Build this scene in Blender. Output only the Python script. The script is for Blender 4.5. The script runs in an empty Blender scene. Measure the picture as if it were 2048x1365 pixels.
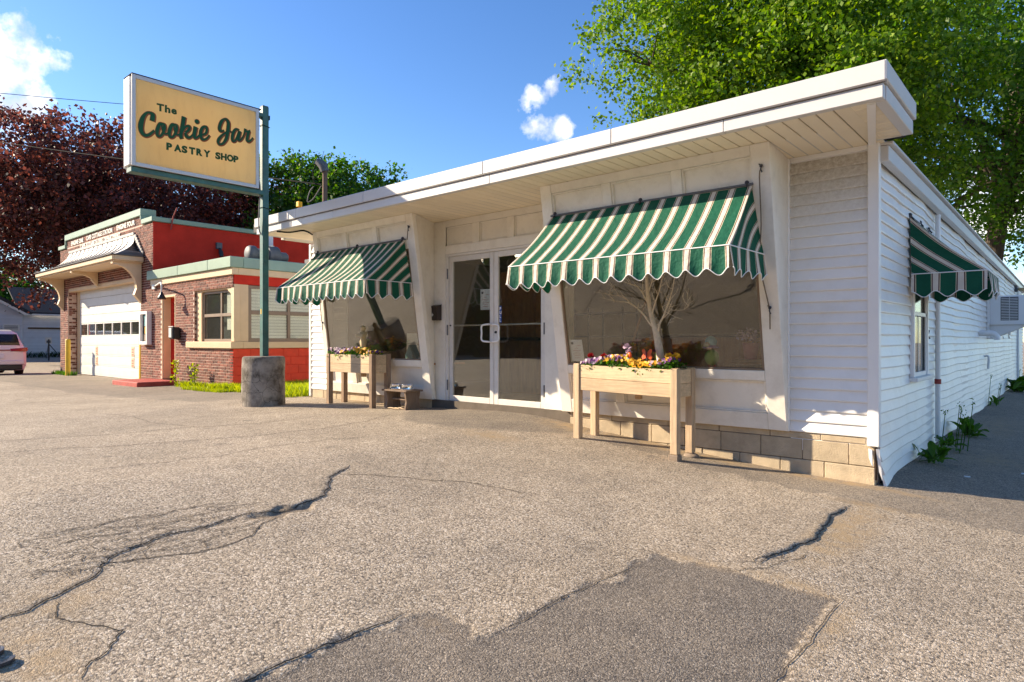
import bpy, bmesh, math, random
import numpy as np
from mathutils import Vector, Matrix
R = math.radians
random.seed(7); rng = np.random.default_rng(7)
scene = bpy.context.scene
col = scene.collection

# ------------------------------------------------------------------ camera, sky, sun, exposure
cam = bpy.data.cameras.new("camera"); camo = bpy.data.objects.new("camera", cam); col.objects.link(camo)
camo.location = (1.36, -6.44, 0.94)
camo.rotation_euler = (R(90), 0, R(41.1))
cam.sensor_width = 36; cam.lens = 36 * 1290 / 2048
cam.clip_start = 0.05; cam.clip_end = 2000
scene.camera = camo

SUN_AZ, SUN_EL = R(30.5), R(26.5)      # light travels along (cos az, sin az) on the ground
ldir = Vector((math.cos(SUN_AZ) * math.cos(SUN_EL), math.sin(SUN_AZ) * math.cos(SUN_EL), -math.sin(SUN_EL)))
sl = bpy.data.lights.new("sun", 'SUN'); sl.energy = 5.0; sl.angle = R(0.5); sl.color = (1.0, 0.84, 0.62)
slo = bpy.data.objects.new("sun", sl); col.objects.link(slo)
slo.rotation_euler = ldir.to_track_quat('-Z', 'Y').to_euler(); slo.location = (-20, -15, 20)

world = bpy.data.worlds.new("World"); scene.world = world; world.use_nodes = True
wt = world.node_tree; wt.nodes.clear()
def wn(t, **k):
    n = wt.nodes.new(t)
    for a, b in k.items(): setattr(n, a, b)
    return n
sky = wn('ShaderNodeTexSky', sky_type='NISHITA', sun_disc=False)
sky.sun_elevation = SUN_EL
sky.sun_rotation = math.atan2(-ldir.x, -ldir.y)
sky.air_density = 1.0; sky.dust_density = 0.25; sky.ozone_density = 2.5; sky.altitude = 100
hsv = wn('ShaderNodeHueSaturation'); hsv.inputs['Saturation'].default_value = 1.17; hsv.inputs['Hue'].default_value = .507; hsv.inputs['Value'].default_value = 1.0
gm_ = wn('ShaderNodeGamma'); gm_.inputs[1].default_value = 1.09; wt.links.new(sky.outputs[0], gm_.inputs[0]); wt.links.new(gm_.outputs[0], hsv.inputs['Color'])
# scattered fair weather clouds
tc = wn('ShaderNodeTexCoord')
def cdir(px, py):
    a, b, y = (px - 1024) / 1290, (682.5 - py) / 1290, R(41.1)
    return Vector((-math.sin(y) + a * math.cos(y), math.cos(y) + a * math.sin(y), b)).normalized()
blobs = [(cdir(0, 75), .060), (cdir(-45, 110), .08), (cdir(34, 160), .042), (cdir(-30, 180), .08), (cdir(70, 205), .045),
         (cdir(1072, 192), .030), (cdir(1100, 172), .024), (cdir(1085, 250), .028), (cdir(1122, 248), .022), 
         (cdir(2020, 440), .11)]
for k in range(9):
    az = R(195 + k * 22); el = R(14 + (k * 37) % 30)
    blobs.append((Vector((math.cos(az) * math.cos(el), math.sin(az) * math.cos(el), math.sin(el))), .10))
prev = None
for d, r in blobs:
    sub = wn('ShaderNodeVectorMath', operation='DISTANCE'); wt.links.new(tc.outputs['Generated'], sub.inputs[0]); sub.inputs[1].default_value = d
    m = wn('ShaderNodeMath', operation='MULTIPLY_ADD'); wt.links.new(sub.outputs['Value'], m.inputs[0]); m.inputs[1].default_value = -1 / r; m.inputs[2].default_value = 1.0
    if prev is None: prev = m
    else:
        mx = wn('ShaderNodeMath', operation='MAXIMUM'); wt.links.new(prev.outputs[0], mx.inputs[0]); wt.links.new(m.outputs[0], mx.inputs[1]); prev = mx
nz = wn('ShaderNodeTexNoise'); nz.inputs['Scale'].default_value = 22; nz.inputs['Detail'].default_value = 9; nz.inputs['Roughness'].default_value = .58
wt.links.new(tc.outputs['Generated'], nz.inputs['Vector'])
ad = wn('ShaderNodeMath', operation='MULTIPLY_ADD'); wt.links.new(nz.outputs['Fac'], ad.inputs[0]); ad.inputs[1].default_value = 3.4
wt.links.new(prev.outputs[0], ad.inputs[2])
rp = wn('ShaderNodeValToRGB'); rp.color_ramp.elements[0].position = .70; rp.color_ramp.elements[1].position = .98
dv = wn('ShaderNodeMath', operation='MULTIPLY'); dv.inputs[1].default_value = .36
wt.links.new(ad.outputs[0], dv.inputs[0]); wt.links.new(dv.outputs[0], rp.inputs[0])
nz2 = wn('ShaderNodeTexNoise'); nz2.inputs['Scale'].default_value = 30; nz2.inputs['Detail'].default_value = 6
wt.links.new(tc.outputs['Generated'], nz2.inputs['Vector'])
cr = wn('ShaderNodeValToRGB'); cr.color_ramp.elements[0].position = .38; cr.color_ramp.elements[1].position = .6
cr.color_ramp.elements[0].color = (4.2, 4.5, 5.2, 1); cr.color_ramp.elements[1].color = (8.6, 8.4, 8.1, 1)
wt.links.new(nz2.outputs['Fac'], cr.inputs[0])
mixc = wn('ShaderNodeMix', data_type='RGBA'); wt.links.new(rp.outputs[0], mixc.inputs[0])
wt.links.new(hsv.outputs[0], mixc.inputs[6]); wt.links.new(cr.outputs[0], mixc.inputs[7])
bg = wn('ShaderNodeBackground'); bg.inputs['Strength'].default_value = 0.098
wt.links.new(mixc.outputs[2], bg.inputs[0]); wo = wn('ShaderNodeOutputWorld'); wt.links.new(bg.outputs[0], wo.inputs[0])

vs = scene.view_settings
vs.view_transform = 'Standard'; vs.look = 'None'; vs.gamma = 1; vs.use_curve_mapping = False; vs.exposure = 1.12
scene.cycles.max_bounces = 8; scene.cycles.transparent_max_bounces = 24; scene.cycles.glossy_bounces = 4
scene.cycles.use_denoising = True

# ------------------------------------------------------------------ materials
MATS = {}
def new_mat(name):
    m = bpy.data.materials.new(name); m.use_nodes = True; m.node_tree.nodes.clear(); MATS[name] = m
    nt = m.node_tree; out = nt.nodes.new('ShaderNodeOutputMaterial')
    return m, nt, out
def nn(nt, t, ins=None, **k):
    n = nt.nodes.new(t)
    for a, b in k.items(): setattr(n, a, b)
    for a, b in (ins or {}).items():
        if isinstance(b, bpy.types.NodeSocket): nt.links.new(b, n.inputs[a])
        else: n.inputs[a].default_value = b
    return n
def c4(c): return (c[0], c[1], c[2], 1)
def ramp(nt, fac, stops, interp='LINEAR'):
    n = nt.nodes.new('ShaderNodeValToRGB'); nt.links.new(fac, n.inputs[0]); cr = n.color_ramp; cr.interpolation = interp
    while len(cr.elements) < len(stops): cr.elements.new(.5)
    for e, (p, c) in zip(cr.elements, stops): e.position = p; e.color = c4(c)
    return n.outputs[0]
def mix(nt, fac, a, b, bt='MIX'):
    n = nt.nodes.new('ShaderNodeMix'); n.data_type = 'RGBA'; n.blend_type = bt
    for s, v in ((0, fac), (6, a), (7, b)):
        if isinstance(v, bpy.types.NodeSocket): nt.links.new(v, n.inputs[s])
        else: n.inputs[s].default_value = v if s == 0 else c4(v)
    return n.outputs[2]
def noise(nt, vec, scale, detail=4, rough=.55, stretch=None):
    if stretch:
        mp = nn(nt, 'ShaderNodeMapping', {0: vec}); mp.inputs['Scale'].default_value = stretch; vec = mp.outputs[0]
    return nn(nt, 'ShaderNodeTexNoise', {'Vector': vec, 'Scale': scale, 'Detail': detail, 'Roughness': rough}).outputs['Fac']
def pm(name, c, rough=.6, var=.12, scale=3.0, bump=.0, bscale=80, metal=0.0, grime=None, gscale=2.5, gamt=.5, rnd=.06, stretch=None, spec=.5, island=False, coat=0):
    """painted / plain surface: base colour, soft variation, optional grime stains, per-object variation, fine relief"""
    m, nt, out = new_mat(name)
    tcn = nn(nt, 'ShaderNodeTexCoord').outputs['Object']
    f = noise(nt, tcn, scale, 5, .6, stretch)
    dk = tuple(v * (1 - var) for v in c); lt = tuple(min(1, v * (1 + var)) for v in c)
    colr = ramp(nt, f, [(.3, dk), (.7, lt)])
    if rnd:
        r = nn(nt, 'ShaderNodeNewGeometry').outputs['Random Per Island'] if island else nn(nt, 'ShaderNodeObjectInfo').outputs['Random']
        rr = nn(nt, 'ShaderNodeMapRange', {0: r, 3: 1 - rnd, 4: 1 + rnd}).outputs[0]
        v = nn(nt, 'ShaderNodeHueSaturation', {'Color': colr, 'Value': rr}); colr = v.outputs[0]
    if grime:
        g = noise(nt, tcn, gscale, 8, .68)
        gm = nn(nt, 'ShaderNodeMapRange', {0: g, 1: .48, 2: .78, 3: 0, 4: gamt}).outputs[0]
        colr = mix(nt, gm, colr, grime)
    b = nn(nt, 'ShaderNodeBsdfPrincipled', {'Base Color': colr, 'Roughness': rough, 'Metallic': metal, 'Specular IOR Level': spec, 'Coat Weight': coat})
    if bump:
        bn = noise(nt, tcn, bscale, 4, .6, stretch)
        bp = nn(nt, 'ShaderNodeBump', {'Height': bn, 'Strength': bump, 'Distance': .01}); nt.links.new(bp.outputs[0], b.inputs['Normal'])
    nt.links.new(b.outputs[0], out.inputs[0])
    return m
def emit(name, c, s):
    m, nt, out = new_mat(name); e = nn(nt, 'ShaderNodeEmission', {0: c4(c), 1: s}); nt.links.new(e.outputs[0], out.inputs[0]); return m
def glass(name, tint=(.9, .93, .92), boost=1.7, rough=0.0, dirt=.03):
    m, nt, out = new_mat(name)
    tr = nn(nt, 'ShaderNodeBsdfTransparent', {0: c4(tint)}); gl = nn(nt, 'ShaderNodeBsdfGlossy', {0: (1, 1, 1, 1), 'Roughness': rough})
    bf = nn(nt, 'ShaderNodeNewGeometry').outputs['Backfacing']; io = nn(nt, 'ShaderNodeMapRange', {0: bf, 3: 1.5, 4: 1 / 1.5}).outputs[0]
    fr = nn(nt, 'ShaderNodeFresnel', {0: io}); mu = nn(nt, 'ShaderNodeMath', {0: fr.outputs[0], 1: boost}, operation='MULTIPLY', use_clamp=True)
    mx = nn(nt, 'ShaderNodeMixShader', {0: mu.outputs[0], 1: tr.outputs[0], 2: gl.outputs[0]})
    df = nn(nt, 'ShaderNodeBsdfDiffuse', {0: (.6, .58, .52, 1)})
    mx2 = nn(nt, 'ShaderNodeMixShader', {0: dirt, 1: mx.outputs[0], 2: df.outputs[0]})
    nt.links.new(mx2.outputs[0], out.inputs[0]); return m
def leafmat(name, c0, c1, c2, trans=.45):
    m, nt, out = new_mat(name)
    r = nn(nt, 'ShaderNodeNewGeometry').outputs['Random Per Island']
    cc = ramp(nt, r, [(0, c0), (.55, c1), (1, c2)])
    d = nn(nt, 'ShaderNodeBsdfPrincipled', {'Base Color': cc, 'Roughness': .5, 'Specular IOR Level': .35})
    tcol = nn(nt, 'ShaderNodeHueSaturation', {'Color': cc, 'Saturation': 1.15, 'Value': 1.6})
    t = nn(nt, 'ShaderNodeBsdfTranslucent', {0: tcol.outputs[0]})
    mx = nn(nt, 'ShaderNodeMixShader', {0: trans, 1: d.outputs[0], 2: t.outputs[0]})
    nt.links.new(mx.outputs[0], out.inputs[0]); return m

GR = (.17, .13, .085)
pm('white_paint', (.82, .77, .68), .55, .05, 2, .08, 40, grime=(.46, .39, .30), gscale=6, gamt=.35)
pm('door_paint', (.70, .66, .60), .45, .05, 3, .04, 40, grime=(.40, .34, .27), gscale=7, gamt=.3)
pm('vinyl', (.83, .81, .78), .42, .03, 1.5, .10, 130, grime=(.58, .53, .45), gscale=3.5, gamt=.32, rnd=.025)
pm('vinyl_trim', (.84, .82, .79), .4, .03, 2, 0, rnd=.02)
pm('fascia_metal', (.62, .60, .58), .35, .03, .8, .05, 3, grime=(.6, .56, .5), gscale=2, gamt=.3, rnd=.03)
pm('soffit', (.84, .74, .56), .5, .04, 2, 0, rnd=.05)
pm('crack_faint', (.11, .085, .062), .95, .3, 40)
pm('wood_post_dark', (.30, .195, .12), .75, .28, 3, .3, 30, stretch=(16, 16, 1.1), rnd=.18, grime=(.12, .08, .05), gscale=5, gamt=.6)
pm('crack_dark', (.07, .052, .036), .95, .3, 40)
pm('dark_gap', (.02, .018, .016), .9, .1)
pm('block', (.50, .40, .27), .95, .16, 5, .8, 120, grime=(.20, .15, .10), gscale=4, gamt=.5, rnd=.10)
pm('mortar', (.13, .105, .08), .95, .15, 8, .6, 90)
pm('roofing', (.10, .10, .10), .9, .2, 4, .4, 60)
pm('wood_planter', (.62, .45, .27), .65, .20, 3, .25, 30, stretch=(1.2, 9, 22), rnd=.14, grime=(.30, .19, .10), gscale=5, gamt=.5)
pm('wood_post', (.55, .39, .24), .7, .22, 3, .25, 30, stretch=(16, 16, 1.1), rnd=.18, grime=(.28, .20, .13), gscale=4, gamt=.45)
pm('wood_old', (.22, .15, .10), .8, .3, 4, .4, 40, stretch=(8, 8, 1.2), rnd=.15)
pm('soil', (.05, .035, .022), .95, .4, 30, .8, 60)
pm('steel', (.72, .72, .74), .16, .03, 3, 0, metal=1.0)
pm('alu', (.66, .65, .63), .32, .04, 3, 0, metal=.9)
pm('galv', (.11, .112, .12), .6, .3, 6, .1, 30)
pm('black_metal', (.02, .018, .018), .4, .2, 5, .05, 50)
pm('dark_iron', (.045, .045, .055), .38, .4, 30, .4, 60, metal=.5)
pm('teal_paint', (.035, .12, .105), .5, .3, 6, .15, 40, grime=(.12, .14, .12), gscale=9, gamt=.5)
pm('sign_frame', (.56, .55, .56), .42, .08, 4, .05, 30, grime=(.34, .30, .25), gscale=4, gamt=.4)
pm('letter_green', (.005, .075, .026), .8, .1, 5)
pm('letter_brown', (.30, .075, .025), .8, .1, 5)
pm('rope', (.17, .13, .09), .9, .3, 30)
pm('cable', (.015, .015, .016), .9, .2, spec=.1)
pm('cable_grey', (.14, .13, .13), .7, .2)
pm('concrete', (.34, .31, .27), .92, .25, 3, .6, 50)
pm('paper', (.78, .80, .82), .6, .02, 3)
pm('print_red', (.45, .16, .14), .7, .1); pm('print_dark', (.08, .09, .11), .7, .1)
pm('sticker_blue', (.02, .07, .28), .5, .1); pm('sticker_white', (.8, .8, .8), .5, .05)
pm('brown_metal', (.035, .022, .018), .42, .2, 4)
pm('int_wall', (.20, .145, .075), .8, .1, 2); pm('int_floor', (.20, .12, .07), .5, .25, 3); pm('int_ceil', (.55, .52, .46), .85, .05)
pm('oak', (.40, .19, .065), .45, .25, 3, .1, 30, stretch=(8, 8, 1)); pm('oak_dark', (.06, .03, .015), .4, .2)
pm('brick', (.17, .055, .034), .85, .30, 14, .5, 150, rnd=.45, island=True)
pm('brick_mortar', (.62, .46, .37), .95, .15, 10, .4, 80)
pm('red_block', (.68, .052, .018), .7, .10, 5, .5, 120, rnd=.07, grime=(.42, .035, .018), gscale=4, gamt=.5)
pm('red_paint', (.58, .036, .020), .7, .12, 3, .2, 60, spec=.12, grime=(.46, .03, .018), gscale=2, gamt=.5)
pm('red_step', (.36, .06, .045), .75, .25, 6, .5, 60)
pm('cream', (.66, .48, .29), .55, .06, 4, .05, 40, rnd=.04)
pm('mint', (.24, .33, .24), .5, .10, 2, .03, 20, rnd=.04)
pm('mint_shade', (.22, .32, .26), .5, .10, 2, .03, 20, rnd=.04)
pm('taupe', (.22, .155, .105), .5, .08, 4)
pm('garage', (.68, .66, .63), .5, .04, 2, .05, 90, rnd=.02, grime=(.45, .40, .34), gscale=3, gamt=.25)
pm('blind', (.86, .80, .70), .6, .04, 2); pm('blind_gap', (.40, .36, .32), .7)
pm('dark_room', (.018, .02, .02), .8, .2)
pm('zinc', (.62, .60, .58), .45, .10, 3, .05, 20, metal=.25); pm('zinc_dark', (.10, .085, .08), .5, .15)
pm('lead_flash', (.46, .42, .38), .6, .2, 8)
pm('yellow_paint', (.72, .46, .02), .5, .12, 6, .1, 40)
pm('letter_white', (.74, .68, .60), .6, .06, 6)
pm('shingle', (.035, .035, .04), .9, .3, 20, .4, 60)
pm('house_siding', (.62, .64, .70), .6, .05, 2)
pm('car_white', (.74, .72, .71), .25, .02, 2, coat=.6); pm('car_glass', (.012, .013, .016), .06, .1); pm('tyre', (.02, .02, .02), .8, .2)
pm('tail_red', (.30, .012, .015), .15, .1, coat=.5)
pm('bark', (.085, .065, .05), .95, .4, 6, .9, 22, stretch=(3, 3, .6)); pm('bark_dark', (.04, .03, .026), .95, .4, 6, .8, 22)
pm('twig', (.66, .56, .42), .8, .18, 30, .3, 60, rnd=.05)
pm('rubber', (.03, .03, .033), .5, .4, 30, .3, 60)
pm('weathered_pole', (.16, .10, .07), .85, .3, 8, .3, 40, stretch=(6, 6, .5))
pm('flower_yellow', (.80, .42, .01), .6, .2, 20, rnd=.25, island=True); pm('flower_purple', (.12, .02, .16), .6, .3, 20, rnd=.4, island=True)
pm('flower_pale', (.62, .46, .56), .6, .2, 20, rnd=.2, island=True); pm('flower_red', (.50, .008, .012), .55, .2, 20, rnd=.2, island=True)
pm('flower_wine', (.12, .008, .02), .55, .2, 20); pm('toy_orange', (.78, .11, .015), .4, .1); pm('toy_blue', (.05, .30, .55), .4, .1)
pm('toy_green', (.42, .52, .10), .6, .1); pm('toy_teal', (.18, .40, .42), .6, .1); pm('toy_pink', (.55, .16, .20), .6, .1)
pm('stone', (.25, .19, .14), .9, .25, 12, .5, 60)
pm('ivory', (.50, .38, .20), .6, .2, 10); pm('grey_toy', (.46, .47, .45), .7, .1); pm('white_card', (.84, .86, .78), .8, .04)
leafmat('leaf_maple', (.045, .11, .008), (.115, .215, .013), (.25, .35, .024), .46)
leafmat('leaf_maple_deep', (.028, .085, .008), (.065, .15, .012), (.13, .245, .016))
leafmat('leaf_beech', (.038, .016, .015), (.085, .030, .026), (.19, .068, .05), .4)
leafmat('leaf_green', (.022, .07, .012), (.05, .12, .014), (.10, .19, .02))
leafmat('leaf_weed', (.03, .085, .012), (.06, .14, .015), (.10, .2, .02))
leafmat('leaf_lime', (.16, .22, .01), (.26, .32, .012), (.38, .40, .02))
leafmat('leaf_pansy', (.03, .10, .012), (.06, .16, .015), (.12, .24, .02))
leafmat('leaf_dark', (.01, .03, .006), (.02, .05, .008), (.03, .07, .01))
glass('shop_glass', (.86, .86, .82), 1.9, 0, .012)
glass('pane_glass', (.86, .89, .87), .8, .02, .03)
emit('tube_light', (1.0, .93, .62), 9.0)

# acrylic sign face, weathered
m, nt, out = new_mat('sign_face')
t0 = nn(nt, 'ShaderNodeTexCoord').outputs['Object']
a = noise(nt, t0, .9, 3); b = noise(nt, t0, 9, 6, .7, (1, 1, .25))
cc = ramp(nt, a, [(.3, (.84, .66, .33)), (.7, (.94, .78, .43))])
gm = nn(nt, 'ShaderNodeMapRange', {0: b, 1: .5, 2: .8, 3: 0, 4: .45}).outputs[0]
cc = mix(nt, gm, cc, (.58, .41, .18))
p = nn(nt, 'ShaderNodeBsdfPrincipled', {'Base Color': cc, 'Roughness': .6, 'Specular IOR Level': .2})
tl = nn(nt, 'ShaderNodeBsdfTranslucent', {0: mix(nt, .6, cc, (.96, .90, .74))}); mx = nn(nt, 'ShaderNodeMixShader', {0: .58, 1: p.outputs[0], 2: tl.outputs[0]})
nt.links.new(mx.outputs[0], out.inputs[0])

# canvas with printed stripes: UV x counts stripe periods, UV y runs down the cloth
m, nt, out = new_mat('canvas')
uv = nn(nt, 'ShaderNodeUVMap').outputs[0]
sx = nn(nt, 'ShaderNodeSeparateXYZ', {0: uv})
fr = nn(nt, 'ShaderNodeMath', {0: sx.outputs[0]}, operation='FRACT').outputs[0]
GREEN, CREAM, BROWN, PALE = (.007, .095, .055), (.70, .63, .54), (.12, .055, .042), (.66, .60, .44)
stripe = ramp(nt, fr, [(0, CREAM), (.115, BROWN), (.165, PALE), (.195, GREEN), (.805, PALE), (.835, BROWN), (.885, CREAM)], 'CONSTANT')
t0 = nn(nt, 'ShaderNodeTexCoord').outputs['Object']
w = noise(nt, t0, 6, 5, .6); gm = nn(nt, 'ShaderNodeMapRange', {0: w, 1: .3, 2: .75, 3: .86, 4: 1.1}).outputs[0]
stripe = nn(nt, 'ShaderNodeHueSaturation', {'Color': stripe, 'Value': gm}).outputs[0]
hem = nn(nt, 'ShaderNodeMath', {0: sx.outputs[1], 1: 1.0}, operation='GREATER_THAN').outputs[0]
stripe = mix(nt, hem, stripe, (.72, .66, .52))
p = nn(nt, 'ShaderNodeBsdfPrincipled', {'Base Color': stripe, 'Roughness': .75, 'Specular IOR Level': .25})
wv = noise(nt, t0, 18, 3); bp = nn(nt, 'ShaderNodeBump', {'Height': wv, 'Strength': .5, 'Distance': .03}); nt.links.new(bp.outputs[0], p.inputs['Normal'])
tl = nn(nt, 'ShaderNodeBsdfTranslucent', {0: stripe}); mx = nn(nt, 'ShaderNodeMixShader', {0: .12, 1: p.outputs[0], 2: tl.outputs[0]})
nt.links.new(mx.outputs[0], out.inputs[0])

# asphalt: exposed aggregate in dark binder; attributes mark newer patches, cracks and drifted sand
m, nt, out = new_mat('asphalt')
t0 = nn(nt, 'ShaderNodeTexCoord').outputs['Object']
at = {k: nn(nt, 'ShaderNodeAttribute', attribute_name=k).outputs['Fac'] for k in ('patch', 'crack', 'sand', 'smooth')}
warp = nn(nt, 'ShaderNodeTexNoise', {'Vector': t0, 'Scale': 40.0}).outputs['Color']
wadd = nn(nt, 'ShaderNodeMix', {0: .006, 4: t0, 5: warp}, data_type='VECTOR').outputs[1]
v1 = nn(nt, 'ShaderNodeTexVoronoi', {'Vector': wadd, 'Scale': 88.0}); v2 = nn(nt, 'ShaderNodeTexVoronoi', {'Vector': wadd, 'Scale': 190.0})
stone = ramp(nt, nn(nt, 'ShaderNodeSeparateColor', {0: v1.outputs['Color']}).outputs[0],
             [(0, (.18, .142, .104)), (.3, (.38, .305, .215)), (.55, (.51, .412, .295)), (.8, (.64, .525, .395)), (1, (.84, .745, .615))])
stone2 = ramp(nt, nn(nt, 'ShaderNodeSeparateColor', {0: v2.outputs['Color']}).outputs[1],
              [(0, (.18, .142, .104)), (.5, (.43, .345, .248)), (1, (.64, .54, .425))])
stone = mix(nt, .35, stone, stone2)
ed = nn(nt, 'ShaderNodeMapRange', {0: v1.outputs['Distance'], 1: .48, 2: .92, 3: 0, 4: 1}).outputs[0]
base = mix(nt, ed, stone, (.10, .08, .062))
l1 = noise(nt, t0, .7, 6, .6); l2 = noise(nt, t0, 4.5, 5, .65)
sh = nn(nt, 'ShaderNodeMapRange', {0: l1, 1: .3, 2: .7, 3: .76, 4: 1.06}).outputs[0]
sh2 = nn(nt, 'ShaderNodeMapRange', {0: l2, 1: .3, 2: .72, 3: .88, 4: 1.08}).outputs[0]
ml = nn(nt, 'ShaderNodeMath', {0: sh, 1: sh2}, operation='MULTIPLY').outputs[0]
base = nn(nt, 'ShaderNodeHueSaturation', {'Color': base, 'Value': ml}).outputs[0]
pst = ramp(nt, nn(nt, 'ShaderNodeSeparateColor', {0: v2.outputs['Color']}).outputs[0], [(0, (.04, .034, .03)), (.6, (.12, .10, .082)), (.9, (.22, .19, .155)), (1, (.42, .36, .30))])
pv = nn(nt, 'ShaderNodeMapRange', {0: noise(nt, t0, 3.1, 7, .7), 1: .3, 2: .7, 3: .62, 4: 1.0}).outputs[0]
base = mix(nt, nn(nt, 'ShaderNodeMath', {0: at['patch'], 1: pv}, operation='MULTIPLY').outputs[0], base, pst)
oil = nn(nt, 'ShaderNodeMapRange', {0: noise(nt, t0, 2.2, 3, .5), 1: .70, 2: .80, 3: 0, 4: .5}).outputs[0]
base = mix(nt, oil, base, (.07, .06, .05))
sn = nn(nt, 'ShaderNodeMath', {0: at['sand'], 1: nn(nt, 'ShaderNodeMapRange', {0: noise(nt, t0, 9, 6, .7), 1: .35, 2: .6}).outputs[0]}, operation='MULTIPLY').outputs[0]
base = mix(nt, sn, base, (.36, .26, .15))
base = mix(nt, at['crack'], base, (.028, .024, .02))
p = nn(nt, 'ShaderNodeBsdfPrincipled', {'Base Color': base, 'Roughness': .85, 'Specular IOR Level': .35})
hh = nn(nt, 'ShaderNodeMath', {0: v1.outputs['Distance'], 1: v2.outputs['Distance']}, operation='ADD').outputs[0]
inv = nn(nt, 'ShaderNodeMath', {0: 1.0, 1: hh}, operation='SUBTRACT').outputs[0]
bp = nn(nt, 'ShaderNodeBump', {'Height': inv, 'Strength': .55, 'Distance': .005}); nt.links.new(bp.outputs[0], p.inputs['Normal'])
nt.links.new(p.outputs[0], out.inputs[0])

# cracked cast concrete for the sign foot
m, nt, out = new_mat('old_concrete')
t0 = nn(nt, 'ShaderNodeTexCoord').outputs['Object']
w = nn(nt, 'ShaderNodeTexNoise', {'Vector': t0, 'Scale': 5.0, 'Detail': 5.0}).outputs['Color']
wv = nn(nt, 'ShaderNodeMix', {0: .16, 4: t0, 5: w}, data_type='VECTOR').outputs[1]
v = nn(nt, 'ShaderNodeTexVoronoi', {'Vector': wv, 'Scale': 5.5}, feature='DISTANCE_TO_EDGE').outputs['Distance']
low = nn(nt, 'ShaderNodeSeparateXYZ', {0: t0}).outputs[2]
lowm = nn(nt, 'ShaderNodeMapRange', {0: low, 1: .52, 2: .35, 3: 0, 4: 1}).outputs[0]
cm = nn(nt, 'ShaderNodeMapRange', {0: v, 1: 0.004, 2: .014, 3: 1, 4: 0}).outputs[0]
ck = nn(nt, 'ShaderNodeMath', {0: cm, 1: lowm}, operation='MULTIPLY').outputs[0]
f = noise(nt, t0, 3, 6, .65); cc = ramp(nt, f, [(.3, (.24, .21, .18)), (.7, (.40, .36, .30))])
st = nn(nt, 'ShaderNodeMapRange', {0: noise(nt, t0, 3.2, 7, .7), 1: .42, 2: .60, 3: 0, 4: .9}).outputs[0]
cc = mix(nt, st, cc, (.085, .068, .05)); cc = mix(nt, ck, cc, (.05, .04, .035))
p = nn(nt, 'ShaderNodeBsdfPrincipled', {'Base Color': cc, 'Roughness': .95})
hsub = nn(nt, 'ShaderNodeMath', {0: noise(nt, t0, 60, 4), 1: nn(nt, 'ShaderNodeMath', {0: ck, 1: 2.5}, operation='MULTIPLY').outputs[0]}, operation='SUBTRACT').outputs[0]
bp = nn(nt, 'ShaderNodeBump', {'Height': hsub, 'Strength': .6, 'Distance': .01}); nt.links.new(bp.outputs[0], p.inputs['Normal'])
nt.links.new(p.outputs[0], out.inputs[0])

# grimy vinyl just under the eave is the same vinyl with mildew speckle
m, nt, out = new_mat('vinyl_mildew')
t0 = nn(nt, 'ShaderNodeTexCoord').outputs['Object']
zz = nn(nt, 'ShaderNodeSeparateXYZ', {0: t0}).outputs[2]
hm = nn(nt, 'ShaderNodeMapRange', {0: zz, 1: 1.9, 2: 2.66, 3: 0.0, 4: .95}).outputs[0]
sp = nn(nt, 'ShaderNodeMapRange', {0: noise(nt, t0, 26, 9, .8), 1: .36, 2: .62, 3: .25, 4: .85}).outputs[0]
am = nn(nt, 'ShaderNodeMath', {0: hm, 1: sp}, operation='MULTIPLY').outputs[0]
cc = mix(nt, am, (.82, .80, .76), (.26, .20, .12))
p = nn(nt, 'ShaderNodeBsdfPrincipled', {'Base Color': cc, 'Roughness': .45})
nt.links.new(p.outputs[0], out.inputs[0])
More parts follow.
